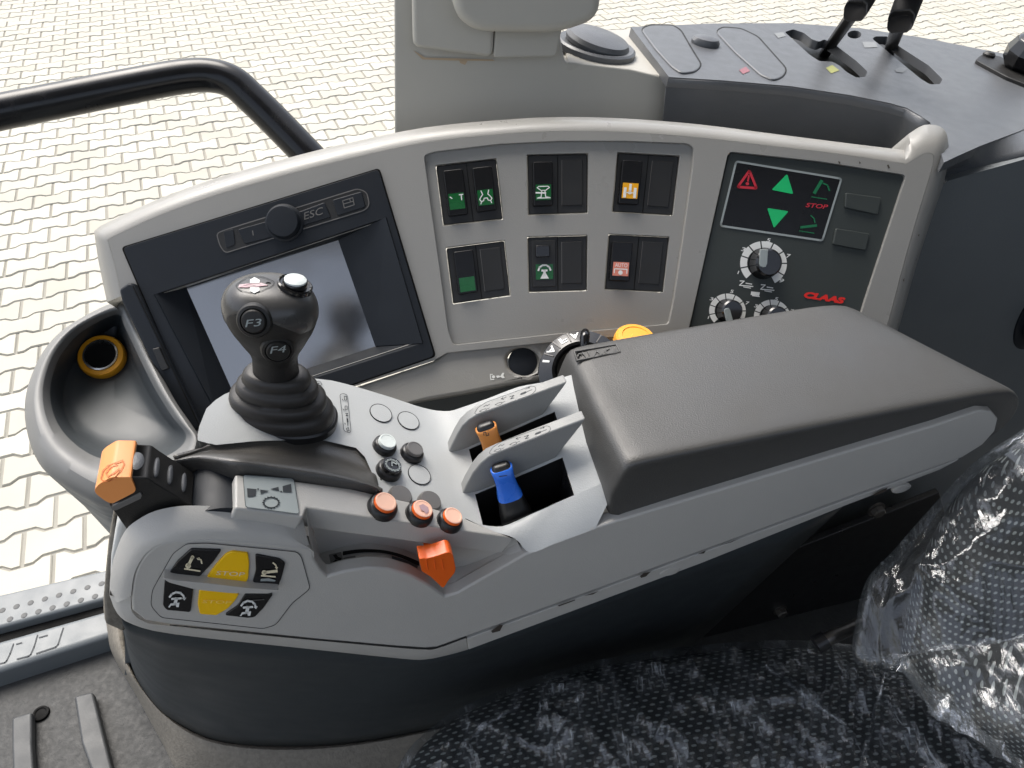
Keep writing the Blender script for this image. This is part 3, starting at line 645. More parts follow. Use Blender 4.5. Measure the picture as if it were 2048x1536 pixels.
def dial(cx, cy, r, ang, nseg=9):
    d = lathe('dial', [(r * .70, 0), (r * .68, .003), (r * .62, .006), (r * .60, .013), (r * .52, .0148), (r * .2, .015)], PANEL.at(cx, cy, HO), PANEL.n, 'blackgloss', hp, n=36)
    k = r / (.047 * 1538 / 1000)
    sc = FPX / (PANEL.at(cx, cy) - EYE).dot(FW)
    Ro_, Ri_ = r * sc * 1.03, r * sc * .72; segs = []
    a0, a1 = 128, 415
    st = (a1 - a0) / nseg
    for i in range(nseg):
        o1 = ell(cx, cy, Ro_, Ro_ * .95, 8, 5, a0 + i * st + 1.6, a0 + (i + 1) * st - 1.6); o2 = ell(cx, cy, Ri_, Ri_ * .95, 8, 5, a0 + i * st + 2.2, a0 + (i + 1) * st - 2.2)
        segs.append(o1 + o2[::-1])
    decal('dial_scale', segs, PANEL, 'white', d, off=HO + .0007)
    c, s = math.cos(R(ang)), math.sin(R(ang)); w_ = r * sc * .17; l_ = r * sc * .62
    poly = [(cx + c * x - s * y, cy + s * x + c * y) for x, y in ((0, -w_), (l_, -w_), (l_, w_), (0, w_), (-w_ * .8, w_ * .7), (-w_, 0), (-w_ * .8, -w_ * .7))]
    # the pointer stands on top of the knob
    off = V(proj(PANEL.at(cx, cy, HO + .016))[:2]) - V(proj(PANEL.at(cx, cy, HO))[:2])
    prism('dial_pointer', [(p[0] + off[0], p[1] + off[1]) for p in poly], PANEL, 'sticker', d, depth=.003, off=HO + .0168, bevel=.0005)
    return d
d1 = dial(1527, 527, .0245, -86); d2 = dial(1455, 622, .0192, 75); d3 = dial(1544, 634, .0192, 60)
for (tx, x, y, hgt, dd) in (('5', 713, 855, 32, d1), ('3', 498, 932, 34, d1), ('7', 884, 990, 34, d1), ('9', 825, 1200, 34, d1), ('1', 455, 1130, 30, d1),
                            ('5', 400, 1292, 28, d2), ('3', 226, 1355, 28, d2), ('7', 533, 1392, 28, d2), ('1', 200, 1515, 26, d2), ('5', 780, 1355, 28, d3), ('3', 605, 1415, 28, d3), ('7', 915, 1458, 26, d3)):
    w_ = hgt * (.6 if tx == '1' else 1.25)
    text('dial_number', tx, *z3((x - w_ / 2, y + hgt / 2 - 3), (x + w_ / 2, y + hgt / 2 + 3), (x - w_ / 2, y - hgt / 2 - 3)), PANEL, 'white', dd, off=HO + .0007, shear=.25, bold=.015)
for (x, y) in ((520, 1222), (700, 1255)):
    decal('printed_symbol', stroke(z3((x - 50, y - 20), (x - 15, y - 18), (x - 55, y + 18), (x + 60, y + 28)), 2) + stroke(z3((x, y), (x + 50, y + 8)), 2) + stroke(z3((x - 20, y + 32), (x + 40, y + 42)), 1.6), PANEL, 'white', hp, off=HO + .0007)
decal('printed_symbol', [z3((565, 1292), (640, 1300), (632, 1330), (560, 1322))] + stroke(z3((575, 1328), (635, 1336)), 2), PANEL, 'white', hp, off=HO + .0007)
text('red_lettering', 'CLAAS', *z3((1012, 1346), (1362, 1402), (1022, 1290)), PANEL, 'redlogo', hp, off=HO + .0008, shear=.25, bold=.07)

# ================================================================== STORAGE TRAY WITH SOCKET
tr = thing('storage_tray', 'grey moulded storage tray with deep bowl at the front of the panel', 'tray', hz(230, 900, .9))
To = [(246, 596), (150, 640), (92, 690), (56, 765), (49, 832), (68, 905), (102, 950), (156, 985), (211, 1008), (300, 1010), (372, 968), (404, 890), (392, 858), (352, 800), (308, 715), (268, 630)]
Ti = [(234, 622), (158, 655), (114, 703), (95, 754), (93, 797), (104, 838), (128, 875), (164, 906), (205, 924), (290, 930), (352, 908), (380, 874), (352, 836), (312, 772), (274, 695), (248, 640)]
Tf = [(228, 648), (180, 688), (146, 730), (128, 772), (124, 805), (132, 838), (152, 866), (185, 890), (225, 902), (290, 906), (338, 892), (352, 866), (322, 826), (290, 772), (262, 712), (240, 668)]
def lerp2(a_, b_, t): return [(p[0] * (1 - t) + q[0] * t, p[1] * (1 - t) + q[1] * t) for p, q in zip(a_, b_)]
def dtr(u, v): return .475 + .00012 * (v - 600)
rowsT = [[hz(u * .30 + 300 * .70, v * .30 + 1150 * .70, .95) for u, v in To],
         [hz(u * .62 + 285 * .38, v * .62 + 1120 * .38, .74) for u, v in To],
         [hz(u, v + 6, dtr(u, v) + .030) for u, v in lerp2(To, Ti, .02)],
         [hz(u, v, dtr(u, v) + .012) for u, v in To],
         [hz(u, v, dtr(u, v)) for u, v in lerp2(To, Ti, .45)],
         [hz(u, v, dtr(u, v) + .002) for u, v in lerp2(To, Ti, .85)],
         [hz(u, v, dtr(u, v) + .016) for u, v in lerp2(Ti, Tf, .25)],
         [hz(u, v, .555 - .018 * (900 - v) / 250) for u, v in Tf]]
bodyT = [cat(r_, 4, True) for r_ in rowsT]
loft('tray_skirt', bodyT[:3], 'wall', tr, closed=True)
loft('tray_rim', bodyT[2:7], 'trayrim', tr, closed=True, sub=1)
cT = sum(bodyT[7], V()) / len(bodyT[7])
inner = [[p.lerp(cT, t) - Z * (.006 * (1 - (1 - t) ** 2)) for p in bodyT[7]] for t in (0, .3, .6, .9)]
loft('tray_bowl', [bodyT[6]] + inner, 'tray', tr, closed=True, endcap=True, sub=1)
so = thing('power_socket', 'round power socket with amber collar in the tray', 'socket', hz(203, 712, .54))
sax = V((.16, -.48, .86)).normalized(); sc_ = hz(203, 712, .532)
lathe('socket_collar', [(.0240, -.006), (.0240, .001), (.0225, .0032), (.0182, .0036), (.0165, .002)], sc_, sax, 'amber', so, n=44, caps=False)
lathe('socket_sleeve', [(.0175, .000), (.0175, .0046), (.0158, .0050), (.0150, .003), (.0146, -.004)], sc_, sax, 'chrome', so, n=44, caps=False)
lathe('socket_well', [(.0150, .0010), (.0001, .0009)], sc_, sax, 'hole', so, n=36)

# ================================================================== CONTROL CONSOLE (ARMREST HOUSING)
co = thing('control_console', 'light grey armrest console with buttons and side fascia', 'control console', L(0, .40, -.62))
# side fascia with rounded front
f_out = [(219, 1190), (221, 1150), (231, 1105), (250, 1062), (275, 1040), (310, 1022), (360, 1012), (420, 1012), (475, 1017), (540, 1024), (605, 1034)]
f_in = [(262, 1192), (268, 1150), (284, 1117), (308, 1094), (340, 1083), (390, 1079), (440, 1079), (490, 1082), (550, 1088), (620, 1097)]
FD = pw(.357)
fo3 = [FD.at(*p) for p in f_out]; 
fin_all = f_in + [(628, 1117)]
fi3 = [FAS.at(*p) for p in fin_all]
fm3 = [p.lerp(q, .42) - B * .0055 for p, q in zip(fo3, fi3)]
fm4 = [p.lerp(q, .75) - B * .0032 for p, q in zip(fo3, fi3)]
bk3 = [p + B * .004 - Z * .012 for p in fo3]
loft('fascia_shoulder', [cat(r_, 3) for r_ in (bk3, fo3, fm3, fm4, fi3)], 'light', co, angle=60)
seam = [(262, 1192), (264, 1222), (290, 1242), (340, 1250), (461, 1262), (640, 1280), (800, 1294), (850, 1297), (874, 1295), (932, 1274), (1100, 1213), (1404, 1102), (1700, 994), (1924, 916)]
face_poly = [proj(q)[:2] for q in cat(fi3, 3)] + [(641, 1138), (655, 1153), (690, 1143), (735, 1136), (778, 1138), (822, 1151), (856, 1169), (876, 1183), (890, 1193), (915, 1186), (980, 1149), (1049, 1110), (1186, 1057), (1400, 992), (1700, 902), (1870, 851), (1958, 821), (1984, 822), (1997, 838), (1991, 862), (1966, 890)] + seam[::-1][:-1]
prism('side_fascia', face_poly, FAS, 'light', co, depth=.012, bevel=.0022, seg=3)
lip = [(219, 1190), (234, 1226), (266, 1249), (352, 1269), (600, 1296), (800, 1317), (850, 1319), (897, 1310), (936, 1299)]
lip_in = [(262, 1194), (264, 1224), (290, 1244), (340, 1252), (600, 1278), (800, 1296), (850, 1299), (874, 1297), (932, 1276)]
lp_a = [pw(.3435).at(*p) for p in lip_in]; lp_b = [pw(.352).at(*p) for p in lip]; lp_c = [p + B * .03 for p in lp_b]
lp_m = [p.lerp(q, .5) - B * .002 for p, q in zip(lp_a, lp_b)]
loft('fascia_lip', [cat(r_, 3) for r_ in (lp_a, lp_m, lp_b, lp_c)], 'light', co, angle=60)
decal('fascia_seam', stroke(seam[3:10], 2.2), FAS, 'line', co, off=.0004)
prism('lower_trim', [(934, 1278), (1100, 1217), (1404, 1106), (1700, 998), (1920, 919), (1880, 940), (1700, 1008), (1400, 1128), (937, 1300)], pw(.3435), 'light', co, depth=.02, bevel=.001)
for (u, v, rx) in ((1340, 1143, 24), (1803, 977, 22)):
    cp = lathe('screw_cover', [(.0085, -.002), (.0085, .0004), (.0080, .0007), (.002, .0008)], pw(.3435).at(u, v), -B, 'light', co, n=32, sx=1.1, sy=.62, hint=A)
for pts in ([(982, 1262), (1000, 1249), (1006, 1250), (1000, 1262), (985, 1266)], [(1280, 1152), (1288, 1146), (1302, 1143), (1292, 1153), (1282, 1156)], [(1745, 990), (1760, 982), (1775, 975), (1772, 982), (1752, 991)], [(1115, 1211), (1150, 1199), (1150, 1201), (1118, 1213)], [(1166, 1192), (1198, 1182), (1186, 1189)], [(1395, 1108), (1412, 1101), (1408, 1107)], [(1436, 1092), (1480, 1077), (1462, 1085)]):
    decal('paint_chip', [pts], pw(.3428), 'chip', co, off=.0016)
prism('console_core', [(300, 1170), (470, 1130), (605, 1120), (1030, 1125), (1180, 1085), (1880, 880), (1890, 915), (930, 1285), (290, 1235)], pw(.380), 'light', co, depth=.08)
# front end cover beside the lever
prism('front_cover', [(246, 1020), (262, 1050), (268, 1110), (240, 1190), (219, 1178), (221, 1120), (232, 1060)], pw(.372), 'plate', co, depth=.06, bevel=.004)
# insert key panel outline on the fascia
zk = zl(300, 1000, 5.484)
kp = rnd(zk((25, 990), (250, 590), (400, 480), (640, 475), (1610, 570), (1660, 620), (1750, 940), (1745, 985), (1560, 1130), (1380, 1370), (1240, 1412), (120, 1290), (8, 1160)), 8, 3)
prism('key_insert', [(p[0], p[1]) for p in kp], FAS, 'light', co, depth=.01, off=.0006, bevel=.0005)
decal('insert_groove', stroke(kp, 1.3, True), FAS, 'line', co, off=.0007)
def kkey(pts, m_, lab=None, lift=.0022):
    o = prism('membrane_key', rnd(pts, 4, 3), FAS, m_, co, depth=.008, off=lift, bevel=.0014, seg=3)
    if lab: o['label'] = lab
    return o
k_a = kkey(zk((195, 832), (300, 680), (450, 545), (785, 555), (690, 690), (545, 845)), 'blackgloss', 'black key with raise-arm symbol')
k_b = kkey(zk((620, 855), (720, 720), (830, 600), (900, 570), (1075, 590), (1090, 700), (1080, 860), (1060, 905)), 'yellow', 'upper yellow STOP key')
k_c = kkey(zk((1155, 603), (1420, 655), (1485, 700), (1440, 870), (1400, 962), (1125, 905), (1160, 780)), 'blackgloss', 'black key with lower-arm symbol')
k_d = kkey(zk((160, 885), (475, 975), (445, 1235), (180, 1210), (140, 1160)), 'blackgloss', 'black key with tractor symbol')
k_e = kkey(zk((540, 985), (980, 1030), (940, 1100), (860, 1190), (730, 1268), (545, 1255), (522, 1150)), 'yellow', 'lower worn yellow STOP key')
k_f = kkey(zk((1045, 1040), (1350, 1035), (1250, 1180), (1150, 1285), (1080, 1295), (820, 1265), (960, 1170)), 'blackgloss', 'black key with second tractor symbol')
KO = .0028
def K(polys, m_, par): decal('printed_symbol', polys, FAS, m_, par, off=KO)
K(stroke(zk((465, 628), (420, 720)), 6) + [ell(*zk((418, 722))[0], 5.5, 5.5), ell(*zk((466, 628))[0], 3.6, 3.6)] + stroke(zk((380, 755), (548, 780)), 3) + stroke(zk((568, 695), (560, 660), (530, 640)), 3) + [zk((510, 640), (545, 628), (530, 662))], 'cream', k_a)
K(stroke(zk((1255, 795), (1390, 780)), 5.5) + [ell(*zk((1252, 797))[0], 5, 5)] + stroke(zk((1222, 830), (1372, 842)), 3) + stroke(zk((1350, 690), (1380, 715), (1388, 745)), 3) + [zk((1368, 738), (1405, 735), (1392, 765))], 'cream', k_c)
K([zk((1215, 865), (1300, 858), (1380, 880), (1370, 895), (1290, 890), (1210, 892))], 'sticker', k_c)
text('printed_word', 'STOP', *zk((722, 822), (1035, 838), (730, 778)), FAS, 'cream', k_b, off=KO, shear=.1)
text('printed_word', 'STOP', *zk((572, 1130), (890, 1140), (578, 1096)), FAS, 'paleyellow', k_e, off=KO, shear=.1)
def tractor(x, y, par):
    K(stroke(zk((x - 85, y - 65), (x - 60, y - 98), (x - 15, y - 118), (x + 35, y - 110), (x + 65, y - 80), (x + 75, y - 50)), 4) + [zk((x + 52, y - 52), (x + 98, y - 60), (x + 78, y - 28))]
      + stroke(zk((x - 60, y - 45), (x + 40, y - 52)), 4) + stroke(zk((x - 10, y - 50), (x - 25, y + 10)), 6.5) + [zk((x - 75, y + 5), (x + 25, y - 5), (x + 15, y + 45), (x - 10, y + 45), (x - 20, y + 22), (x - 70, y + 28), (x - 85, y + 50), (x - 100, y + 45))], 'white', par)
tractor(300, 1130, k_d); tractor(1085, 1225, k_f)
decal('key_gleam', stroke(zk((1065, 1108), (1250, 1092)), 1.2), FAS, 'greycap', k_f, off=KO)
# divider bar between the two key rows
bar = zk((130, 852), (300, 885), (700, 925), (1100, 972), (1425, 992), (1300, 1028), (900, 1025), (500, 985), (200, 905))
prism('divider_bar', rnd(bar, 5, 2), FAS, 'light', co, depth=.010, off=.0075, bevel=.0018, seg=3)
# speed slider recess
t_r = [(613, 1016), (680, 1027), (740, 1036), (800, 1044), (860, 1053), (920, 1062), (980, 1070), (1030, 1077)]
m_r = [(640, 1108), (690, 1093), (735, 1087), (785, 1093), (830, 1108), (880, 1135), (940, 1128), (1036, 1086)]
l_r = [(655, 1152), (690, 1142), (735, 1135), (778, 1137), (822, 1150), (862, 1172), (892, 1192), (1049, 1109)]
ta = [STRIP.at(*p) for p in t_r]; tm = [pw(.372).at(*p) for p in m_r]; tlw = [pw(.3425).at(*p) for p in l_r]
tm[7] = pw(.352).at(*m_r[7]); tm[6] = pw(.362).at(*m_r[6])
loft('recess_wall', [cat(ta, 4), cat([p.lerp(q, .5) + B * .002 for p, q in zip(ta, tm)], 4), cat(tm, 4)], 'light', co, angle=30)
ledge = loft('recess_ledge', [cat(tm, 4), cat([p.lerp(q, .5) for p, q in zip(tm, tlw)], 4), cat(tlw, 4), cat([p + B * .01 - Z * .004 for p in tlw], 4)], 'light', co, angle=50)
tl_ = [STRIP.at(613, 1016), pw(.372).at(640, 1108), pw(.3425).at(655, 1152), FAS.at(628, 1117), FD.at(605, 1034)]
mesh('recess_end', [tl_[0], tl_[1], tl_[2], FAS.at(640, 1136), tl_[3], FAS.at(617, 1070)], [(0, 1, 2, 3, 4, 5)], 'light', co, smooth=False)
LG = pl3(pw(.372).at(690, 1093), pw(.3425).at(690, 1142), pw(.3425).at(822, 1150))
z6b = zl(600, 940, 4.452)
bl_ = bvh_of(ledge)
def on_ledge(nm, polys, m_, off): return drape(nm, polys, bl_, m_, co, off)
def arc_quads(up, lo): u_, l_ = z6b(*up), z6b(*lo); u_, l_ = cat([V((*p, 0)) for p in u_], 3), cat([V((*p, 0)) for p in l_], 3); return [[tuple(u_[i][:2]), tuple(u_[i + 1][:2]), tuple(l_[i + 1][:2]), tuple(l_[i][:2])] for i in range(len(u_) - 1)]
on_ledge('slider_slot', arc_quads(((385, 738), (500, 722), (620, 718), (760, 730), (900, 765), (1050, 825)), ((385, 775), (500, 754), (620, 748), (760, 758), (900, 798), (1050, 865))), 'hole', .0014)
on_ledge('slider_label', arc_quads(((262, 764), (315, 752), (370, 740)), ((285, 882), (340, 862), (395, 848))) + arc_quads(((388, 794), (440, 782), (492, 774)), ((396, 848), (455, 838), (515, 826))), 'greycap', .0012)
on_ledge('hare_print', [z6b((300, 775), (330, 765), (345, 790), (325, 812)), z6b((325, 812), (345, 790), (375, 800), (370, 825)), z6b((325, 812), (345, 830), (325, 845), (300, 835))], 'hole', .0018)
on_ledge('slider_label', arc_quads(((812, 775), (900, 800), (970, 826), (1040, 858)), ((810, 818), (900, 840), (970, 862), (1035, 888))), 'ink', .0012)
osl = thing('speed_slider', 'bright orange slide knob in the console side recess', 'slider knob', pw(.36).at(880, 1160))
prism('slider_knob', rnd(z6b((1058, 790), (1130, 788), (1200, 772), (1310, 735), (1340, 738), (1365, 765), (1388, 880), (1380, 915), (1320, 990), (1285, 1045), (1265, 1050), (1235, 1020), (1160, 950), (1085, 905)), 3, 3), pw(.3325), 'orange', osl, depth=.012, bevel=.0032, seg=4)
prism('slider_neck', z6b((1150, 900), (1330, 880), (1270, 1030)), pw(.3345), 'orange', osl, depth=.03)
for x in (1125, 1195, 1265):
    prism('grip_ridge', stroke(z6b((x, 800), (x + 14, 890)), 2.2)[0], pw(.3325), 'orange', osl, depth=.002, off=.0006, bevel=.0004)

# top strip along the near edge
s_near = [(470, 1017), (540, 1025), (606, 1035), (613, 1016), (680, 1027), (740, 1036), (800, 1044), (860, 1053), (920, 1062), (980, 1070), (1030, 1077)]
s_far = [(930, 1036), (880, 1020), (830, 1006), (760, 990), (700, 976), (620, 965), (540, 955), (470, 948)]
prism('top_strip', s_near + s_far, STRIP, 'light', co, depth=.022, bevel=.0018, seg=3)
# rear land running from the strip up to the arm pad
rl_n = [(1030, 1077), (1049, 1108), (1110, 1085), (1186, 1057), (1215, 1050)]
# sticker
st_ = prism('gear_sticker', rnd([(486, 949), (588, 957), (599, 1028), (491, 1014)], 6, 3), STRIP, 'sticker', co, depth=.0008, off=.0008)
z5c = zl(180, 860, 3.656)
decal('printed_symbol', [z5c((1148, 425), (1218, 432), (1210, 482), (1152, 490)), z5c((1245, 435), (1310, 445), (1248, 468)), z5c((1318, 432), (1378, 415), (1382, 445)), z5c((1408, 410), (1470, 393), (1475, 455), (1412, 452))] + [ell(*z5c((1229, 432))[0], 1.8, 1.8), ell(*z5c((1398, 450))[0], 1.8, 1.8)], STRIP, 'ink', st_, off=.0013)
gp = []
gx, gy = z5c((1325, 530))[0]
for k in range(16):
    t = 2 * math.pi * k / 16; c, s = math.cos(t), math.sin(t)
    gp.append([(gx + 15.5 * math.cos(t + d) * r_, gy + 10.8 * math.sin(t + d) * r_) for d, r_ in ((-.1, 1), (-.07, 1.17), (.07, 1.17), (.1, 1))])
decal('printed_gear', gp + stroke(ell(gx, gy, 14.8, 10.4, 0, 30), 2.2, True), STRIP, 'ink', st_, off=.0013)
decal('sticker_edge', stroke(rnd([(486, 949), (588, 957), (599, 1028), (491, 1014)], 6, 3), 1.0, True), STRIP, 'ink', st_, off=.0012)

# main top plate with the valley towards the pad
na, nb, nz_ = _n.dot(A), _n.dot(B), _n.dot(Z); p0 = PLATE.p - V((0, 0, CZ))
def z_plate(s, w): return p0.z - (na * (s - p0.dot(A)) + nb * (w - p0.dot(B))) / nz_
def z_val(s, w): return -.489 + .35 * (s - .059) + .275 * (w - .40)
def z_top(s, w):
    a_, b_ = z_plate(s, w), z_val(s, w); k = .012; h = max(k - abs(a_ - b_), 0) / k
    return max(a_, b_) + h * h * k * .25
def interp(tab, x):
    if x <= tab[0][0]: return tab[0][1]
    for (x0, y0), (x1, y1) in zip(tab, tab[1:]):
        if x <= x1: return y0 + (y1 - y0) * (x - x0) / (x1 - x0)
    return tab[-1][1]
wmax_t = [(-.119, .420), (-.117, .436), (-.112, .450), (-.100, .465), (-.08, .478), (-.06, .488), (-.042, .496), (-.025, .498), (-.011, .497), (.02, .492), (.048, .486), (.07, .478), (.10, .475), (.12, .474), (.13, .473), (.154, .466), (.18, .462)]
_ra = [(PLATE.at(u, v) - V((0, 0, CZ))) for u, v in ((430, 890), (510, 882), (640, 879), (714, 896), (744, 930), (752, 965))]
wmin_t = [(-.119, .415)] + [(q.dot(A), q.dot(B)) for q in _ra] + [(.016, .362), (.05, .356), (.18, .356)]
wabs = [.356, .365, .380, .398, .412, .425, .438, .452, .470, .482, .492]
ss = sorted(x for x in set([round(-.119 + i * .0055, 4) for i in range(50)] + [.072,   .145, .150, .076, .154, .163, .172, -.118, -.114, -.106]) if x <= .1721)
gv, gf = [], []
for s in ss:
    w0, w1 = interp(wmin_t, s), interp(wmax_t, s); k = min(1, max(0, s / .05))
    row = []
    for wa in wabs:
        fr = (wa - .356) / .136; wp = w0 + (w1 - w0) * fr; row.append(wp * (1 - k) + min(wa, w1) * k)
    row[-1] = w1
    gv.append([(s, w) for w in row])
nr = len(wabs)
vts = [L(s, w, z_top(s, w)) for r_ in gv for s, w in r_]
for i in range(len(ss) - 1):
    for j in range(nr - 1):
        s_, w_ = ss[i], wabs[j]
        if s_ > .0605 and j == 0: continue
        if .0719 <= s_ < .1449 and .3649 < w_ < .3979: continue
        if .0759 <= s_ < .1499 and .4119 < w_ < .4379: continue
        gf.append((i * nr + j, (i + 1) * nr + j, (i + 1) * nr + j + 1, i * nr + j + 1))
nb_ = len(vts)
edge = [i * nr + nr - 1 for i in range(len(ss))] ; fr_e = [j for j in range(nr)]
def skirt(idx, dz, out):
    global vts, gf
    k = len(vts); vts += [vts[i] - Z * dz + out for i in idx]
    for n_ in range(len(idx) - 1): gf.append((idx[n_], idx[n_ + 1], k + n_ + 1, k + n_))
skirt(edge, .045, B * .004); skirt(fr_e, .05, -A * .003)
pt = mesh('top_plate', vts, gf, 'plate', co, angle=50, bevel=.0022, seg=3)
inn = [L(x, .3652, z_top(x, .3652) + .0003) for x in (.06, .085, .11, .135, .155, .185)]
onn = [STRIP.at(930, 1036), STRIP.at(985, 1062), STRIP.at(1030, 1077), FAS.at(1060, 1105), FAS.at(1110, 1087), FAS.at(1190, 1058)]
mdd = [p.lerp(q, .5) + Z * .003 for p, q in zip(inn, onn)]
loft('rear_land', [cat(inn, 4), cat(mdd, 4), cat(onn, 4)], 'plate', co, angle=70)
# dark wells below the two lever slots
for (s0, s1, w0, w1) in ((.072, .145, .365, .398), (.076, .150, .412, .438)):
    a_ = [L(s, w, z_top(s, w) - .0005) for s, w in ((s0, w0), (s1, w0), (s1, w1), (s0, w1))]; b_ = [L(s, w, -.535) for s, w in ((s0 - .002, w0 - .002), (s1, w0 - .002), (s1, w1 + .002), (s0 - .002, w1 + .002))]
    mesh('slot_well', a_ + b_, [(0, 1, 5, 4), (1, 2, 6, 5), (2, 3, 7, 6), (3, 0, 4, 7), (4, 5, 6, 7)], 'black', co, smooth=False)
    q = [L(s, w, z_top(s, w) + .0006) for s, w in ((s1 - .014, w0), (s1, w0), (s1, w1), (s1 - .014, w1))]
# fins that separate the levers
zf = zl(860, 740, 5.12)
f2 = zf((305, 1325), (370, 1190), (440, 1060), (520, 960), (600, 893), (700, 845), (1150, 668), (1597, 498), (1560, 560), (1285, 905), (930, 1058), (700, 1175), (470, 1320))
f1 = zf((178, 877), (225, 770), (280, 660), (330, 577), (400, 510), (500, 452), (950, 290), (1408, 122), (1370, 180), (1115, 522), (750, 645), (400, 850), (290, 888))
prism('lever_fin', f2, pw(.400), 'fin', co, depth=.0105, bevel=.0016, seg=3)
prism('lever_fin', f1, pw(.440), 'fin', co, depth=.0105, bevel=.0016, seg=3)
FT2 = Pl(L(0, 0, -.4213), Z); FT1 = Pl(L(0, 0, -.4163), Z)
def fin_label(pl_, dx, dy):
    g = lambda *ps: zf(*[(x + dx, y + dy) for x, y in ps])
    pill = rnd(g((605, 850), (640, 795), (720, 740), (1190, 570), (1230, 580), (1235, 615), (1190, 660), (660, 860), (620, 862)), 4, 3)
    decal('label_outline', stroke(pill, 1.0, True), pl_, 'ink', co, off=.0008)
    cyl = lambda x, y: stroke(g((x, y), (x + 25, y - 15), (x + 65, y - 28), (x + 72, y - 12), (x + 35, y + 5)), 1.0, True) + stroke(g((x + 70, y - 22), (x + 105, y - 35)), 1.0)
    decal('printed_symbol', cyl(655, 832) + stroke(g((700, 785), (725, 765), (735, 775), (760, 757)), 1.2) + cyl(815, 765) + stroke(g((880, 705), (930, 688)), 1.1) + stroke(g((895, 690), (880, 705), (905, 712)), 1.1)
          + stroke(g((965, 682), (1010, 668), (975, 705), (1012, 694)), 1.5) + [g((1070, 660), (1080, 645), (1130, 625), (1142, 635), (1130, 648), (1085, 665))] + stroke(g((1140, 632), (1195, 610)), 1.2) + stroke(g((1128, 602), (1170, 588)), 1.1) + stroke(g((1155, 582), (1170, 588), (1162, 598)), 1.1), pl_, 'ink', co, off=.0008)
fin_label(FT2, 0, 0); fin_label(FT1, -150, -408)
# label strips and blanking discs on the plate
zp = zl(640, 740, 5.486)
lab = rnd(zp((218, 265), (265, 258), (300, 275), (340, 670), (325, 692), (262, 668)), 4, 3)
decal('label_outline', stroke(lab, 1.0, True), PLATE, 'ink', co, off=.0009)
decal('printed_symbol', stroke(zp((265, 290), (292, 290), (292, 330), (268, 330)), 1.2, True) + stroke(zp((245, 318), (255, 335)), 1.2) + stroke(zp((275, 395), (298, 395), (298, 435), (275, 440)), 1.2, True) + stroke(zp((250, 425), (262, 440)), 1.2)
      + stroke(zp((282, 478), (305, 478), (285, 500), (308, 500)), 1.6) + [zp((290, 530), (310, 530), (312, 575), (296, 575))] + stroke(zp((302, 575), (305, 610)), 1.2) + stroke(zp((270, 580), (280, 595)), 1.2) + stroke(zp((290, 640), (312, 632), (320, 665), (300, 672)), 1.2, True), PLATE, 'ink', co, off=.0009)
decal('label_outline', stroke(rnd([(622, 764), (640, 762), (645, 770), (625, 773)], 3, 2), 1.0, True) + stroke([(632, 769), (639, 766)], 1.6), PLATE, 'ink', co, off=.0009)
def plate_ring(u, v, r_=.0098):
    c = PLATE.at(u, v, .0006); x, y, z_ = frame(PLATE.n, A)
    lathe('blanking_disc', [(r_, -.001), (r_, .0003), (r_ - .0003, .0004), (r_ - .0006, .0002)], c, PLATE.n, 'line', co, n=40, caps=False)
    lathe('disc_face', [(r_ - .0005, .0002), (.001, .0004)], c, PLATE.n, 'plate', co, n=40)
for q in ((762, 826), (817, 841), (839, 949)): plate_ring(*q)
def push(u, v, pl_, rb_, rc_, hcap, capm, basem='black', nm='push_button', lab=None):
    c = pl_.at(u, v, hcap) - pl_.n * hcap
    b_ = lathe(nm, [(rb_ * 1.02, -.001), (rb_, .001), (rb_ * .97, .0035), (rb_ * .86, .0050), (rc_ * 1.04, .0055)], c, pl_.n, basem, co, n=36)
    if lab: b_['label'] = lab
    cp = lathe('button_cap', [(rc_, .004), (rc_, hcap - .0008), (rc_ * .95, hcap - .0001), (rc_ * .80, hcap), (rc_ * .78, hcap - .0003), (rc_ * .2, hcap - .0004)], c, pl_.n, capm, b_, n=36)
    return b_
push(776, 881, PLATE, .0098, .0072, .0085, 'cap', lab='white topped push button')
push(831, 896, PLATE, .0098, .0070, .0085, 'greycap', lab='grey topped push button')
bn = push(785, 929, PLATE, .0103, .0078, .0090, 'blackgloss', lab='black push button marked N in a gear ring')
NP = Pl(PLATE.at(785, 929, .0092), PLATE.n)
gx, gy = 785.5, 930; gp = []
for k in range(14):
    t = 2 * math.pi * k / 14
    gp.append([zp((813 + 92 * math.cos(t + d) * r_, 1020 + 62 * math.sin(t + d) * r_))[0] for d, r_ in ((-.16, .80), (-.16, 1.0), (.16, 1.0), (.16, .80))])
ro2 = [zp((813 + 74 * math.cos(2 * math.pi * k / 30), 1020 + 50 * math.sin(2 * math.pi * k / 30)))[0] for k in range(30)]
def rot37(ps):
    c, s = math.cos(R(28)), math.sin(R(28)); return [(gx + (x - 788) * c - (y - 926) * s, gy + (x - 788) * s + (y - 926) * c) for x, y in ps]
decal('printed_symbol', [rot37(q) for q in gp] + stroke(rot37(ro2), 2.2, True) + stroke(zp((790, 1050), (790, 1005), (840, 1035), (838, 990)), 2.4), NP, 'sticker', bn, off=.0002)
M['midcap'] = mat('mid_grey_cap', (.16, .162, .165), .4, .45)
push(803, 989, PLATE, .0098, .0078, .0050, 'midcap', 'greycap', lab='grey button half hidden by the front lip')
push(862, 1000, PLATE, .0098, .0078, .0050, 'midcap', 'greycap', lab='flat grey button partly hidden by the front lip')
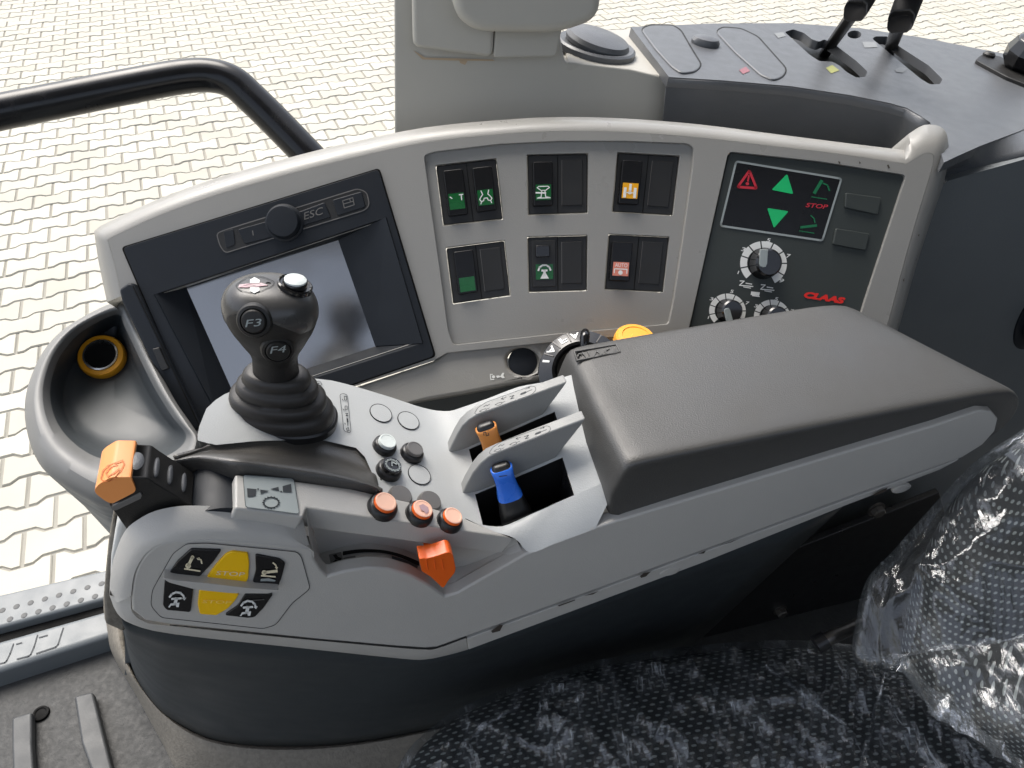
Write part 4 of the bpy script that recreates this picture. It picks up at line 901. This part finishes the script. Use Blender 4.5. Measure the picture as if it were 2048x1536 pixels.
for i, (u, v) in enumerate(((772, 1003), (846, 1017), (907, 1031))):
    b_ = push(u, v, STRIP, .0112 - .0006 * i, .0083 - .0004 * i, .0080, 'orange', lab=('leftmost', 'middle', 'rightmost')[i] + ' orange push button with pale worn top')
    tp = STRIP.at(u, v, .0080) - STRIP.n * .0095; rc_ = .0083 - .0004 * i
    lathe('worn_top', [(rc_ * .97, .0090), (rc_ * .93, .0098), (rc_ * .80, .0100), (rc_ * .76, .0097), (rc_ * .1, .0096)], tp, STRIP.n, 'peachtop', b_, n=36)
    if i == 1:
        TP = Pl(STRIP.at(u, v, .0087), STRIP.n)
        decal('printed_symbol', [[(838, 1011), (846, 1008), (856, 1014), (858, 1022), (852, 1028), (848, 1022), (842, 1020)]], TP, 'pinkprint', b_, off=.0001)
# dark palm rest in front of the joystick
pa = thing('palm_rest', 'dark grained palm rest moulded below the joystick', 'palm rest', PLATE.at(600, 930))
rA = [(352, 918), (400, 898), (430, 885), (510, 876), (640, 873), (718, 890), (748, 925), (756, 960)]
rB = [(350, 919), (405, 905), (468, 904), (540, 903), (650, 912), (722, 934), (750, 950), (757, 970)]
rC = [(347, 921), (400, 911), (470, 917), (540, 925), (650, 942), (728, 962), (752, 972), (759, 980)]
rD = [(346, 925), (395, 928), (465, 938), (540, 949), (650, 967), (730, 980), (752, 985), (761, 990)]
rows_p = [[PLATE.at(u, v, -.0005) for u, v in rA], [PLATE.at(u, v, -.0015 + (.002 if k > 5 else 0)) for k, (u, v) in enumerate(rB)], [(pw(.396).at(u, v) if k < 2 else STRIP.at(u, v, .006)) for k, (u, v) in enumerate(rC)], [(pw(.394).at(u, v) if k < 2 else STRIP.at(u, v, .0012)) for k, (u, v) in enumerate(rD)]]
rows_p.append([p - Z * .02 for p in rows_p[3]])
cols_p = [cat(r_, 4) for r_ in rows_p]
cc = list(zip(*cols_p)); cc = [cat(list(c), 4) for c in cc]
loft('palm_skin', [list(r_) for r_ in zip(*cc)], 'palm', pa, solid=.003)

# ------------------------------------------------------------------ rotary drum and forward lever with orange cap
dr = thing('drive_lever', 'black drive lever with peach orange cap at the console front', 'lever', onw(330, 1040, .37))
pc_ = onw(424, 1009, .358)
cy = pc_ - Z * .032; n = 40
rows = []
for w in (-.004, .036):
    rows.append([cy + B * w + (A * math.cos(2 * math.pi * k / n) + Z * math.sin(2 * math.pi * k / n)) * .032 for k in range(n)])
loft('lever_drum', rows, 'slate', dr, closed=True, caps=True)
LN = pw(.361)
W_ = .029
side = zl(180, 860, 3.656)((292, 345), (420, 350), (470, 385), (745, 552), (740, 620), (560, 800), (310, 790), (185, 610), (150, 560), (285, 470))
prism('lever_arm', rnd(side, 5, 3), LN, 'blackmat', dr, depth=W_, bevel=.0028, seg=3)
capside = z5c((30, 440), (60, 400), (150, 345), (292, 345), (300, 350), (335, 430), (330, 455), (160, 542), (110, 520), (45, 470))
lcap = prism('lever_cap', rnd(capside, 7, 3), pw(.3595), 'peach', dr, depth=W_ + .003, bevel=.005, seg=4)
# ribbed thumb face: grips lying on the upper faces of the arm
TF = pl3(LN.at(298, 956), LN.at(384, 1010), LN.at(298, 956) + B * .02)
for (x, y) in ((490, 270), (588, 325), (688, 382)):
    u, v = z5c((x, y))[0]
    lathe('thumb_groove', [(.0085, -.001), (.0082, .0004), (.0062, .0009), (.003, .0011)], TF.at(u, v), TF.n, 'dash', dr, n=24, sx=1, sy=.22, hint=B)
TB = pl3(LN.at(262, 955), LN.at(298, 956), LN.at(262, 955) + B * .02)
u, v = z5c((342, 230))[0]
lathe('thumb_button', [(.008, -.001), (.0076, .0006), (.005, .0014), (.002, .0016)], TB.at(u, v), TB.n, 'dash', dr, n=28, sx=1, sy=.55, hint=B)
TC = pl3(pw(.3595).at(*z5c((60, 400))[0]), pw(.3595).at(*z5c((292, 345))[0]), pw(.3595).at(*z5c((60, 400))[0]) + B * .02)
TC = Pl(TC.p, TC.n)
gx, gy = z5c((165, 298))[0]
gp = stroke(z5c((85, 355), (100, 300), (140, 262), (190, 245), (240, 225), (250, 255), (225, 300), (190, 345), (140, 370), (100, 375)), 2.0, True) + stroke(z5c((200, 258), (150, 280), (120, 320), (135, 345), (175, 320), (215, 285)), 2.0)
M['capline'] = mat('embossed_cap_line', lin((.78, .45, .22)), .5, .4)
drape('embossed_gear', gp, bvh_of(lcap), 'capline', lcap, .0007)
prism('lever_trim', z5c((140, 545), (160, 560), (370, 460), (382, 480), (370, 505), (190, 590), (160, 585)), pw(.3600), 'greycap', dr, depth=.02, bevel=.001)

# ------------------------------------------------------------------ the two spool levers
def spool(nm, lbl, w, tip, base, m_, mark, w2):
    t = thing('spool_lever', lbl, 'lever', onw(*base, w), 'small levers between the fins')
    T_ = onw(*tip, w2); B_ = onw(*base, w); ax = (T_ - B_).normalized(); Lh = (T_ - B_).length
    x = B; y = ax.cross(x).normalized()
    def ring(c, hx, hy, k=16, pw_=3.2):
        o = []
        for i in range(k):
            a_ = 2 * math.pi * i / k; c_, s_ = math.cos(a_), math.sin(a_)
            o.append(c + x * math.copysign(abs(c_) ** (2 / pw_), c_) * hx + y * math.copysign(abs(s_) ** (2 / pw_), s_) * hy)
        return o
    P = lambda f: B_ + ax * (Lh * f)
    loft('lever_body', [ring(P(-.5), .0090, .0140), ring(P(.05), .0085, .0130), ring(P(.35), .0070, .0100), ring(P(.70), .0056, .0078), ring(P(.94), .0044, .0080), ring(P(1.0), .0036, .0070), ring(P(1.02), .0020, .0046)], 'black', t, closed=True, caps=True)
    ins = loft('lever_insert', [ring(P(.40), .0068, .0094), ring(P(.42), .0078, .0102), ring(P(.55), .0066, .0088), ring(P(.68), .0062, .0082), ring(P(.82), .0056, .0083), ring(P(.95), .0052, .0090), ring(P(.962), .0042, .0082)], m_, t, closed=True, caps=True)
    b_ = bvh_of(ins)
    drape('printed_number', mark, b_, 'ink', ins, off=.0004)
    return t
spool('blue', 'spool lever with blue grip insert in the nearer slot', .375, (1001, 931), (1032, 1030), 'blue', stroke(zf((708, 1090), (785, 1078)), 1.6), .3945)
spool('orange', 'spool lever with orange grip insert between the two fins', .4215, (970, 850), (1005, 945), 'ochre', stroke(zf((595, 620), (602, 665), (575, 672), (572, 635), (548, 640), (552, 668)), 1.4), .432)

# ------------------------------------------------------------------ joystick
jo = thing('joystick', 'black joystick knob on ribbed rubber bellows', 'joystick', PLATE.at(558, 834))
jb = L(-.0662, .450, z_plate(-.0662, .450)) ; jb = PLATE.at(559, 824) + B * .002
jax = (Z + A * .135 - B * .02).normalized()
prof = [(.0415, -.004), (.0415, .000), (.0405, .004), (.0385, .007), (.0352, .0088), (.0362, .0112), (.0352, .0165), (.0325, .0180), (.0290, .0192), (.0303, .0218), (.0293, .0270), (.0268, .0285), (.0240, .0298), (.0250, .0322), (.0240, .0365), (.0215, .0395), (.0180, .0402)]
lathe('bellows', prof, jb, jax, 'bellow', jo, n=56, sx=1.0, sy=.64, angle=80, power=2.3)
lathe('bellows_flange', [(.0432, -.008), (.0432, -.0020), (.0415, -.0005), (.036, .000)], jb + A * .001, (jax + PLATE.n * .25).normalized(), 'black', jo, n=56, sx=1.0, sy=.64, power=2.3)
hp_ = [(.0165, .040), (.0160, .050), (.0162, .054), (.0180, .060), (.0212, .066), (.0246, .073), (.0280, .080), (.0304, .087), (.0315, .0935), (.0314, .099), (.0302, .104), (.0276, .1085), (.0232, .1122), (.0166, .1148), (.0085, .1162), (.001, .1166)]
hpS = [tuple(p)[:2] for p in cat([V((r_, h, 0)) for r_, h in hp_], 3)]
head = lathe('knob_grip', hpS, jb, jax, 'blackmat', jo, n=64, sx=1.0, sy=.82, angle=80)
# glossy upper shell: follows the head but a little proud, ends in a swept seam
x_, y_, zj = frame(jax, V((1, 0, 0)))
rows = []
NN = 72
def seam_h(t):   # height of the seam round the knob
    d = math.degrees(t) % 360      # 270 = towards the driver
    return interp([(0, .089), (180, .090), (196, .088), (214, .086), (222, .097), (236, .104), (255, .105), (280, .1035), (300, .097), (318, .089), (340, .087), (360, .089)], d)
for j in range(15):
    f_ = j / 14; rw = []
    for k in range(NN):
        t = 2 * math.pi * k / NN; h0 = seam_h(t); h = h0 + (.1166 - h0) * (1 - (1 - f_) ** 1.6)
        r_ = interp([(b_, a_) for a_, b_ in hpS], h) + (.0007 if j else -.0004)
        rw.append(jb + x_ * (r_ * math.cos(t)) + y_ * (r_ * .82 * math.sin(t)) + zj * (h + (.0006 if j else 0)))
    rows.append(rw)
shell = loft('knob_shell', rows, 'headshell', jo, closed=True, caps=False, angle=80)
bh = bvh_of(head); bs = bvh_of(shell)
zj4 = zl(400, 520, 4.267)
def knob_button(u, v, nm, word, bl, br_, tl):
    h = drape_hit(bh, u, v)
    nrm = (h[1] * .7 - ray(u, v).normalized() * .5).normalized()
    c = h[0] - h[1] * .003
    b_ = lathe('knob_button', [(.0118, -.002), (.0116, .004), (.0105, .0060), (.0088, .0066), (.0083, .0056), (.0078, .0068), (.0070, .0076), (.003, .0080)], c, nrm, 'blackmat', jo, n=36)
    pl_ = Pl(c + nrm * .0082, nrm)
    text('printed_word', word, bl, br_, tl, pl_, 'sticker', b_, off=.0002, shear=.15)
knob_button(508, 642, 'F3', 'F3', *zj4((385, 575), (525, 562), (385, 512)))
knob_button(556, 699, 'F4', 'F4', *zj4((597, 800), (735, 785), (597, 742)))
h = drape_hit(bs, 590, 570)
wn_ = (h[1] * .8 + Z * .5).normalized()
lathe('button_well', [(.0118, -.004), (.0118, .0008), (.0108, .0016), (.0098, .0004), (.004, 0)], h[0], h[1], 'blackgloss', jo, n=36)
wb = lathe('white_button', [(.0082, -.002), (.0082, .0014), (.0074, .0026), (.0055, .0030), (.001, .0031)], h[0] + wn_ * .001, wn_, 'blackgloss', jo, n=32)
lathe('button_cap', [(.0075, .0020), (.0073, .0036), (.0055, .0043), (.001, .0046)], h[0] + wn_ * .001, wn_, 'cap', wb, n=32)
arrow = lambda s: [zj4((430, 222 + s * 18), (428, 222 + s * 45), (465, 222 + s * 68), (510, 222 + s * 45), (508, 222 + s * 18))]
drape('rocker_outline', stroke(rnd(zj4((300, 222), (400, 150), (465, 140), (540, 148), (640, 190), (620, 225), (510, 275), (440, 285), (340, 265)), 6, 4), 1.0, True), bs, 'line', shell, off=.0005)
drape('printed_band', [zj4((340, 215), (430, 205), (520, 200), (600, 195), (580, 220), (500, 232), (400, 240), (330, 238))], bs, 'pinkprint', shell, off=.0006)
drape('printed_arrow', arrow(-1), bs, 'white', shell, off=.0007); drape('printed_arrow', arrow(1), bs, 'white', shell, off=.0007)

# ------------------------------------------------------------------ arm pad
ap = thing('arm_pad', 'large dark grey grained armrest pad on the console', 'armrest', L(.33, .41, -.5))
def padprof(w, f):
    s_r = .534 + (.468 - .534) * f; top = -.420
    lean = lambda z: .157 + .018 * (z + .485) / .065
    zb = -.505
    return [(lean(zb), zb), (lean(-.445), -.445), (.1735, -.4245), (.180, -.4205), (.20, top), (.30, top + .0008), (.40, top + .0008), (s_r - .045, top), (s_r - .020, top - .0035), (s_r - .006, top - .014), (s_r, top - .030), (s_r - .004, top - .048), (s_r - .016, top - .062), (s_r - .05, zb)]
rows = []
for w, f, ins in ((.3475, 0, .010), (.3455, 0, .004), (.3470, .01, .0012), (.3515, .03, 0), (.37, .18, 0), (.41, .5, -.0008), (.455, .78, 0), (.481, .97, 0), (.4868, .99, .0012), (.4888, 1, .005), (.4893, 1, .012)):
    pr_ = padprof(w, f); c = (.33, -.455)
    rows.append([L(s - ins * (1 if s > .33 else -1) * .7, w, z - ins * (1 if z > -.47 else 0)) for s, z in pr_])
loft('pad_cushion', rows, 'pad', ap, closed=True, caps=True, angle=80, sub=1)
zd = zl(1020, 620, 6.4)
frm = zd((808, 515), (1370, 420), (1425, 535), (850, 650))
prism('embossed_frame', frm, PAD, 'pad', ap, depth=.002, off=.0008, holes=[zd((835, 530), (1355, 443), (1398, 530), (862, 628))], bevel=.0005)
for q in (stroke(zd((870, 590), (885, 555), (915, 560)), 2) , stroke(zd((930, 540), (985, 605)), 3.4), stroke(zd((1000, 530), (1040, 600)), 3.4), stroke(zd((1075, 590), (1105, 515), (1185, 572)), 3.2, True), stroke(zd((1270, 490), (1215, 520), (1250, 560), (1360, 545), (1340, 475)), 2.6)):
    for s_ in q: prism('embossed_mark', s_, PAD, 'pad', ap, depth=.002, off=.0007, bevel=.0003)

# ------------------------------------------------------------------ rotary selector and yellow knob behind the pad
rs = thing('rotary_selector', 'glossy black rotary selector with white letters behind the pad', 'rotary dial', hz(1170, 760, .50))
rax = (-ray(1166, 742).normalized() * .93 + UP * .25).normalized(); rc_ = dp(1164, 744, .735)
lathe('selector_ring', [(.0420, -.022), (.0425, -.004), (.0415, .000), (.0300, .0070), (.0285, .0078), (.026, .0065), (.024, .002)], rc_, rax, 'blackgloss', rs, n=56, angle=30)
xr, yr, zr = frame(rax, RT)
def on_ring(ang, f): # point on the sloping band
    r_ = .0408 + (.0306 - .0408) * f; h = .0006 + (.0068 - .0006) * f
    return rc_ + xr * (r_ * math.cos(ang)) + yr * (r_ * math.sin(ang)) + zr * (h + .0004)
def ring_text(txt, a0, wdt):
    vs_, fs = glyphs(txt, 0, .02)
    mesh('printed_letter', [on_ring(R(a0) - wdt * (x - .5), .15 + .7 * y) for x, y in vs_], fs, 'white', rs, smooth=False)
for tx, a0, wdt in (('I', 163, .06), ('A', 143, .24), ('F', 119, .20), ('A', 100, .22)): ring_text(tx, a0, wdt)
dv = []
for ang in (152, 132, 109, 62, 40):
    mesh('ring_rib', [on_ring(R(ang - 1), 0) + zr * .0006, on_ring(R(ang + 1), 0) + zr * .0006, on_ring(R(ang + 1), 1) + zr * .0006, on_ring(R(ang - 1), 1) + zr * .0006], [(0, 1, 2, 3)], 'greycap', rs, smooth=False)
tube('finger_ridge', [on_ring(R(84), .0) - zr * .002, on_ring(R(84), .5) + zr * .004, on_ring(R(84), 1) + zr * .005, on_ring(R(84), 1) - (on_ring(R(84), 1) - rc_).normalized() * .012 + zr * .002], [.0035, .0048, .0048, .004], 'blackgloss', rs, n=14)
yk = thing('yellow_knob', 'warm yellow round knob peeking out behind the pad', 'knob', hz(1275, 690, .5))
yax = (-FW * .75 + UP * .75 + RT * .12).normalized(); yc = dp(1272, 676, .765)
lathe('knob_body', [(.0215, -.03), (.0215, -.004), (.0205, .0), (.0185, .0022), (.0145, .0026), (.0140, .0018), (.005, .0022), (.0045, .0030), (.001, .0031)], yc, yax, 'yellowknob', yk, n=48, angle=25)

# ================================================================== SEAT UNDER CLEAR FILM
def fabric(name, ux, uy, sx, sy):
    m = mat(name, (.018, .0205, .022), .75, .3, .5, 1300, .2, 40)
    nt = m.node_tree; n = nt.nodes; l = nt.links; p = n['Principled BSDF']
    tc = n.new('ShaderNodeTexCoord')
    def dot(v_):
        d = n.new('ShaderNodeVectorMath'); d.operation = 'DOT_PRODUCT'; d.inputs[1].default_value = v_; l.new(tc.outputs['Object'], d.inputs[0]); return d.outputs['Value']
    def mth(op, a_, b_=None):
        q = n.new('ShaderNodeMath'); q.operation = op
        for i, x in enumerate((a_, b_)):
            if x is None: continue
            if isinstance(x, (int, float)): q.inputs[i].default_value = x
            else: l.new(x, q.inputs[i])
        return q.outputs[0]
    x = mth('DIVIDE', dot(ux), sx); y = mth('DIVIDE', dot(uy), sy)
    row = mth('FLOOR', y); x = mth('ADD', x, mth('MULTIPLY', mth('FLOORED_MODULO', row, 2.0), .5))
    fx = mth('SUBTRACT', mth('FRACT', x), .5); fy = mth('SUBTRACT', mth('FRACT', y), .5)
    fx2 = mth('ADD', fx, mth('MULTIPLY', fy, .25))
    dd = mth('ADD', mth('POWER', mth('MULTIPLY', fx2, 1.0 / .27), 2.0), mth('POWER', mth('MULTIPLY', fy, 1.0 / .20), 2.0))
    msk = mth('LESS_THAN', dd, 1.0)
    thr = mth('GREATER_THAN', mth('FRACT', mth('MULTIPLY', fx, 9.0)), .25)
    msk = mth('MULTIPLY', msk, thr)
    mx = n.new('ShaderNodeMix'); mx.data_type = 'RGBA'; old = p.inputs['Base Color'].links[0].from_socket
    l.new(msk, mx.inputs[0]); l.new(old, mx.inputs[6]); mx.inputs[7].default_value = (.30, .33, .32, 1)
    l.new(mx.outputs[2], p.inputs['Base Color'])
    return m
def film_mat(name, veil=1.0, bumpk=1.0):
    m = bpy.data.materials.new(name); m.use_nodes = True; nt = m.node_tree; n = nt.nodes; l = nt.links
    n.remove(n['Principled BSDF']); out = n['Material Output']
    tr_ = n.new('ShaderNodeBsdfTransparent'); tr_.inputs[0].default_value = (.95, .96, .97, 1)
    gl = n.new('ShaderNodeBsdfGlossy'); gl.inputs['Roughness'].default_value = .10; gl.inputs[0].default_value = (.95, .97, 1, 1)
    df = n.new('ShaderNodeBsdfDiffuse'); df.inputs[0].default_value = (.62, .66, .70, 1)
    lw = n.new('ShaderNodeLayerWeight'); lw.inputs['Blend'].default_value = .32
    tc = n.new('ShaderNodeTexCoord'); nz = n.new('ShaderNodeTexNoise'); nz.inputs['Scale'].default_value = 9; nz.inputs['Detail'].default_value = 9; nz.inputs['Distortion'].default_value = 1.4
    mp = n.new('ShaderNodeMapping'); mp.inputs['Scale'].default_value = (2.6, .9, 1); mp.inputs['Rotation'].default_value = (0, 0, .5)
    l.new(tc.outputs['Object'], mp.inputs[0]); l.new(mp.outputs[0], nz.inputs['Vector'])
    mr = n.new('ShaderNodeMapRange'); mr.inputs[1].default_value = .47; mr.inputs[2].default_value = .68; mr.inputs[3].default_value = .0; mr.inputs[4].default_value = 1.0
    l.new(nz.outputs['Fac'], mr.inputs[0])
    n2 = n.new('ShaderNodeTexNoise'); n2.inputs['Scale'].default_value = 38; n2.inputs['Detail'].default_value = 5; n2.inputs['Distortion'].default_value = .8
    l.new(mp.outputs[0], n2.inputs['Vector'])
    bp = n.new('ShaderNodeBump'); bp.inputs['Strength'].default_value = .6 * bumpk; bp.inputs['Distance'].default_value = .008
    vr = n.new('ShaderNodeTexVoronoi'); vr.inputs['Scale'].default_value = 34; l.new(mp.outputs[0], vr.inputs['Vector'])
    hm = n.new('ShaderNodeMath'); hm.operation = 'ADD'; l.new(n2.outputs['Fac'], hm.inputs[0]); l.new(vr.outputs['Distance'], hm.inputs[1])
    l.new(hm.outputs[0], bp.inputs['Height']); l.new(bp.outputs[0], gl.inputs['Normal'])
    ad = n.new('ShaderNodeMath'); ad.operation = 'MULTIPLY'; ad.inputs[1].default_value = .30; l.new(lw.outputs['Fresnel'], ad.inputs[0])
    a2 = n.new('ShaderNodeMath'); a2.operation = 'ADD'; a2.use_clamp = True; a2.inputs[1].default_value = .05; l.new(ad.outputs[0], a2.inputs[0])
    n3 = n.new('ShaderNodeTexNoise'); n3.inputs['Scale'].default_value = 60; n3.inputs['Detail'].default_value = 7; n3.inputs['Distortion'].default_value = 2.2
    mp3 = n.new('ShaderNodeMapping'); mp3.inputs['Scale'].default_value = (2.6, .42, 1); mp3.inputs['Rotation'].default_value = (0, 0, .35)
    l.new(tc.outputs['Object'], mp3.inputs[0]); l.new(mp3.outputs[0], n3.inputs['Vector'])
    mr3 = n.new('ShaderNodeMapRange'); mr3.inputs[1].default_value = .52; mr3.inputs[2].default_value = .66; mr3.inputs[3].default_value = .05 * veil; mr3.inputs[4].default_value = .38 * veil
    l.new(n3.outputs['Fac'], mr3.inputs[0])
    mul = n.new('ShaderNodeMath'); mul.operation = 'MULTIPLY_ADD'; mul.inputs[2].default_value = .03; l.new(mr.outputs[0], mul.inputs[0]); l.new(mr3.outputs[0], mul.inputs[1])
    m1 = n.new('ShaderNodeMixShader'); l.new(mul.outputs[0], m1.inputs[0]); l.new(tr_.outputs[0], m1.inputs[1]); l.new(df.outputs[0], m1.inputs[2])
    m2 = n.new('ShaderNodeMixShader'); l.new(a2.outputs[0], m2.inputs[0]); l.new(m1.outputs[0], m2.inputs[1]); l.new(gl.outputs[0], m2.inputs[2])
    l.new(m2.outputs[0], out.inputs[0]); return m
M['film'] = film_mat('clear_plastic_film', 1.7, 1.0)
M['fold'] = film_mat('clear_plastic_fold', 2.4, .7)
M['film_b'] = film_mat('clear_plastic_film_back', .45, .6)
M['fab_c'] = fabric('dotted_fabric_cushion', A, B, .0098, .0062)
BX = (B * .9 + A * .1).normalized()
M['fab_b'] = fabric('dotted_fabric_backrest', (B * .8 - A * .6).normalized(), Z, .0044, .0037)
def patch(rows, ku, kv):
    r1 = [cat(r_, ku) for r_ in rows]; c = [cat(list(x), kv) for x in zip(*r1)]; return [list(x) for x in zip(*c)]
# cushion: silhouette edge first, then inwards to the driver
c0 = [(806, 1560), (850, 1492), (920, 1435), (1010, 1394), (1130, 1352), (1300, 1318), (1500, 1298), (1650, 1298), (1760, 1316), (1860, 1366), (1960, 1440), (2080, 1540)]
edge_c = [hz(u, v, .765) for u, v in c0]
low_c = [p + V((0, .012, -.13)) for p in edge_c]
low2 = [p + V((0, .004, -.035)) for p in edge_c]
ins = [p.lerp(V((.34, .10, CZ - .74)), .12) + Z * .022 for p in edge_c]
ins2 = [p.lerp(V((.36, .08, CZ - .735)), .32) + Z * .032 for p in edge_c]
ins3 = [p.lerp(V((.38, .04, CZ - .73)), .62) + Z * .026 for p in edge_c]
ins4 = [p.lerp(V((.40, .0, CZ - .74)), .93) + Z * .02 for p in edge_c]
rows_c = [low_c, low2, edge_c, ins, ins2, ins3, ins4]
seat = thing('driver_seat', 'black dotted fabric driver seat under clear film at the lower right', 'seat', hz(1400, 1536, 1.0))
loft('cushion', patch(rows_c, 5, 4), 'fab_c', seat, angle=80)
def bp_(u, v, t): return dp(u, v, t)
b_edge = [(2150, 820, .70), (2048, 888, .69), (1955, 950, .68), (1888, 1035, .67), (1838, 1140, .66), (1814, 1240, .655), (1806, 1318, .65), (1850, 1390, .63), (1950, 1470, .60), (2100, 1575, .57)]
def shift(e, f, dt, cx=2330, cy=1180): return [(u + (cx - u) * f, v + (cy - v) * f * .6, t + dt * 1.0) for u, v, t in e]
rows_b = [[bp_(u + 25, v + 12, t + .09) for u, v, t in b_edge], [bp_(u + 4, v, t + .025) for u, v, t in b_edge], [bp_(*q) for q in b_edge], [bp_(*q) for q in shift(b_edge, .10, -.022)], [bp_(*q) for q in shift(b_edge, .28, -.035)], [bp_(*q) for q in shift(b_edge, .6, -.04)], [bp_(*q) for q in shift(b_edge, .9, -.04)]]
loft('backrest', patch(rows_b, 5, 4), 'fab_b', seat, angle=80)
seam_p = cat([bp_(1806, 1322, .646), bp_(1850, 1394, .626), bp_(1950, 1474, .596), bp_(2100, 1580, .566)], 8)
tube('seat_seam', seam_p, .0024, 'blackmat', seat, n=10)
# film over both
def crinkle(rows, amp, sc, seed, fold):
    out = []; nr_, nc = len(rows), len(rows[0])
    for i, r_ in enumerate(rows):
        o = []
        for j, p in enumerate(r_):
            du = r_[min(j + 1, nc - 1)] - r_[max(j - 1, 0)]; dv_ = rows[min(i + 1, nr_ - 1)][j] - rows[max(i - 1, 0)][j]
            nm = du.cross(dv_)
            nm = nm.normalized() if nm.length > 1e-9 else Z
            if nm.dot(EYE - p) < 0: nm = -nm
            q = p * sc + V((seed, seed * .7, 0))
            a_ = 1 - abs(noise.noise(V((q.x * 2.4 + q.y * .7, q.y * .8 - q.x * .3, q.z)))) * 2.0
            b_ = 1 - abs(noise.noise(q * 2.7 + V((9, 2, 5)))) * 2.0
            c_ = noise.noise(q * 7.0)
            o.append(p + nm * (.0035 + (.06 if i < nr_ * .24 else min(1.0, .06 + (i / nr_ - .24) * 7)) * amp * (max(a_, 0) ** 3 * .9 + max(b_, 0) ** 4 * .6 + c_ * .10)) )
        out.append(o)
    return out
fe = [p + (p - V((.3, .2, CZ - .76))).normalized() * .007 + Z * -.004 for p in edge_c]
fl_ = [p + V((0, .003, -.05)) for p in fe]
rows_f = [fl_, fe, [p + Z * .003 for p in ins], [p + Z * .003 for p in ins2], [p + Z * .003 for p in ins3], [p + Z * .003 for p in ins4]]
fc = loft('plastic_seat_film', crinkle(patch(rows_f, 18, 24), .014, 11, 3.1, 1), 'film', None, angle=180)
tag(fc, 'crinkled clear plastic film stretched over the seat cushion', 'plastic film')
bf = bvh_of(fc)
for path, wd in (([(1655, 1350), (1640, 1400), (1610, 1470), (1570, 1545)], 16), ([(1768, 1345), (1752, 1420), (1735, 1480), (1712, 1560)], 13), ([(1345, 1395), (1322, 1450), (1305, 1490), (1288, 1550)], 10), ([(1530, 1335), (1580, 1370), (1630, 1410), (1690, 1452)], 8), ([(1040, 1412), (985, 1440), (935, 1480), (905, 1540)], 15), ([(1180, 1370), (1150, 1420), (1110, 1470), (1085, 1540)], 11), ([(1440, 1350), (1425, 1420), (1440, 1480), (1405, 1550)], 9)):
    cl_ = [V((p.x, p.y)) for p in cat([V((*p, 0)) for p in path], 5)]
    rw = [[], [], []]
    for i, c in enumerate(cl_):
        d = (cl_[min(i + 1, len(cl_) - 1)] - cl_[max(i - 1, 0)]).normalized(); e = V((-d.y, d.x)) * wd * (.25 + .75 * math.sin(math.pi * (i + .6) / (len(cl_) + .2))) * (.8 + .4 * random.random()) * .5
        for k, (q, up_) in enumerate(((c - e, .001), (c + V((random.uniform(-2, 2), 0)), .0065), (c + e, .001))):
            h_ = drape_hit(bf, q.x, q.y)
            pt_ = h_[0] if h_ else hz(q.x, q.y, .73)
            rw[k].append(pt_ + Z * up_)
    loft('film_fold', rw, 'fold', fc, angle=180)
f_edge = [(2150, 790, .69), (2048, 868, .68), (1958, 928, .67), (1868, 1022, .66), (1790, 1112, .655), (1742, 1165, .65), (1722, 1240, .645), (1716, 1318, .64), (1775, 1322, .635), (1800, 1318, .635), (1850, 1392, .62), (1950, 1472, .59), (2100, 1577, .56)]
b2 = [(2150, 820, .69), (2048, 890, .68), (1975, 955, .665), (1915, 1040, .655), (1866, 1120, .648), (1840, 1180, .645), (1822, 1250, .642), (1812, 1312, .64), (1816, 1325, .636), (1830, 1345, .63), (1880, 1400, .615), (1970, 1470, .588), (2110, 1570, .56)]
rows_g = [[bp_(u + 30, v + 10, t + .05) for u, v, t in f_edge], [bp_(*q) for q in f_edge], [bp_((a_[0] + b_[0]) / 2, (a_[1] + b_[1]) / 2, (a_[2] + b_[2]) / 2 - .012) for a_, b_ in zip(f_edge, b2)], [bp_(u, v, t - .022) for u, v, t in b2], [bp_(*q) for q in shift(b2, .2, -.042)], [bp_(*q) for q in shift(b2, .6, -.048)], [bp_(*q) for q in shift(b2, .9, -.048)]]
fb = loft('plastic_seat_film', crinkle(patch(rows_g, 12, 14), .007, 10, 8.4, 1), 'film_b', None, angle=180)
tag(fb, 'loose clear plastic film hanging over the seat backrest', 'plastic film')
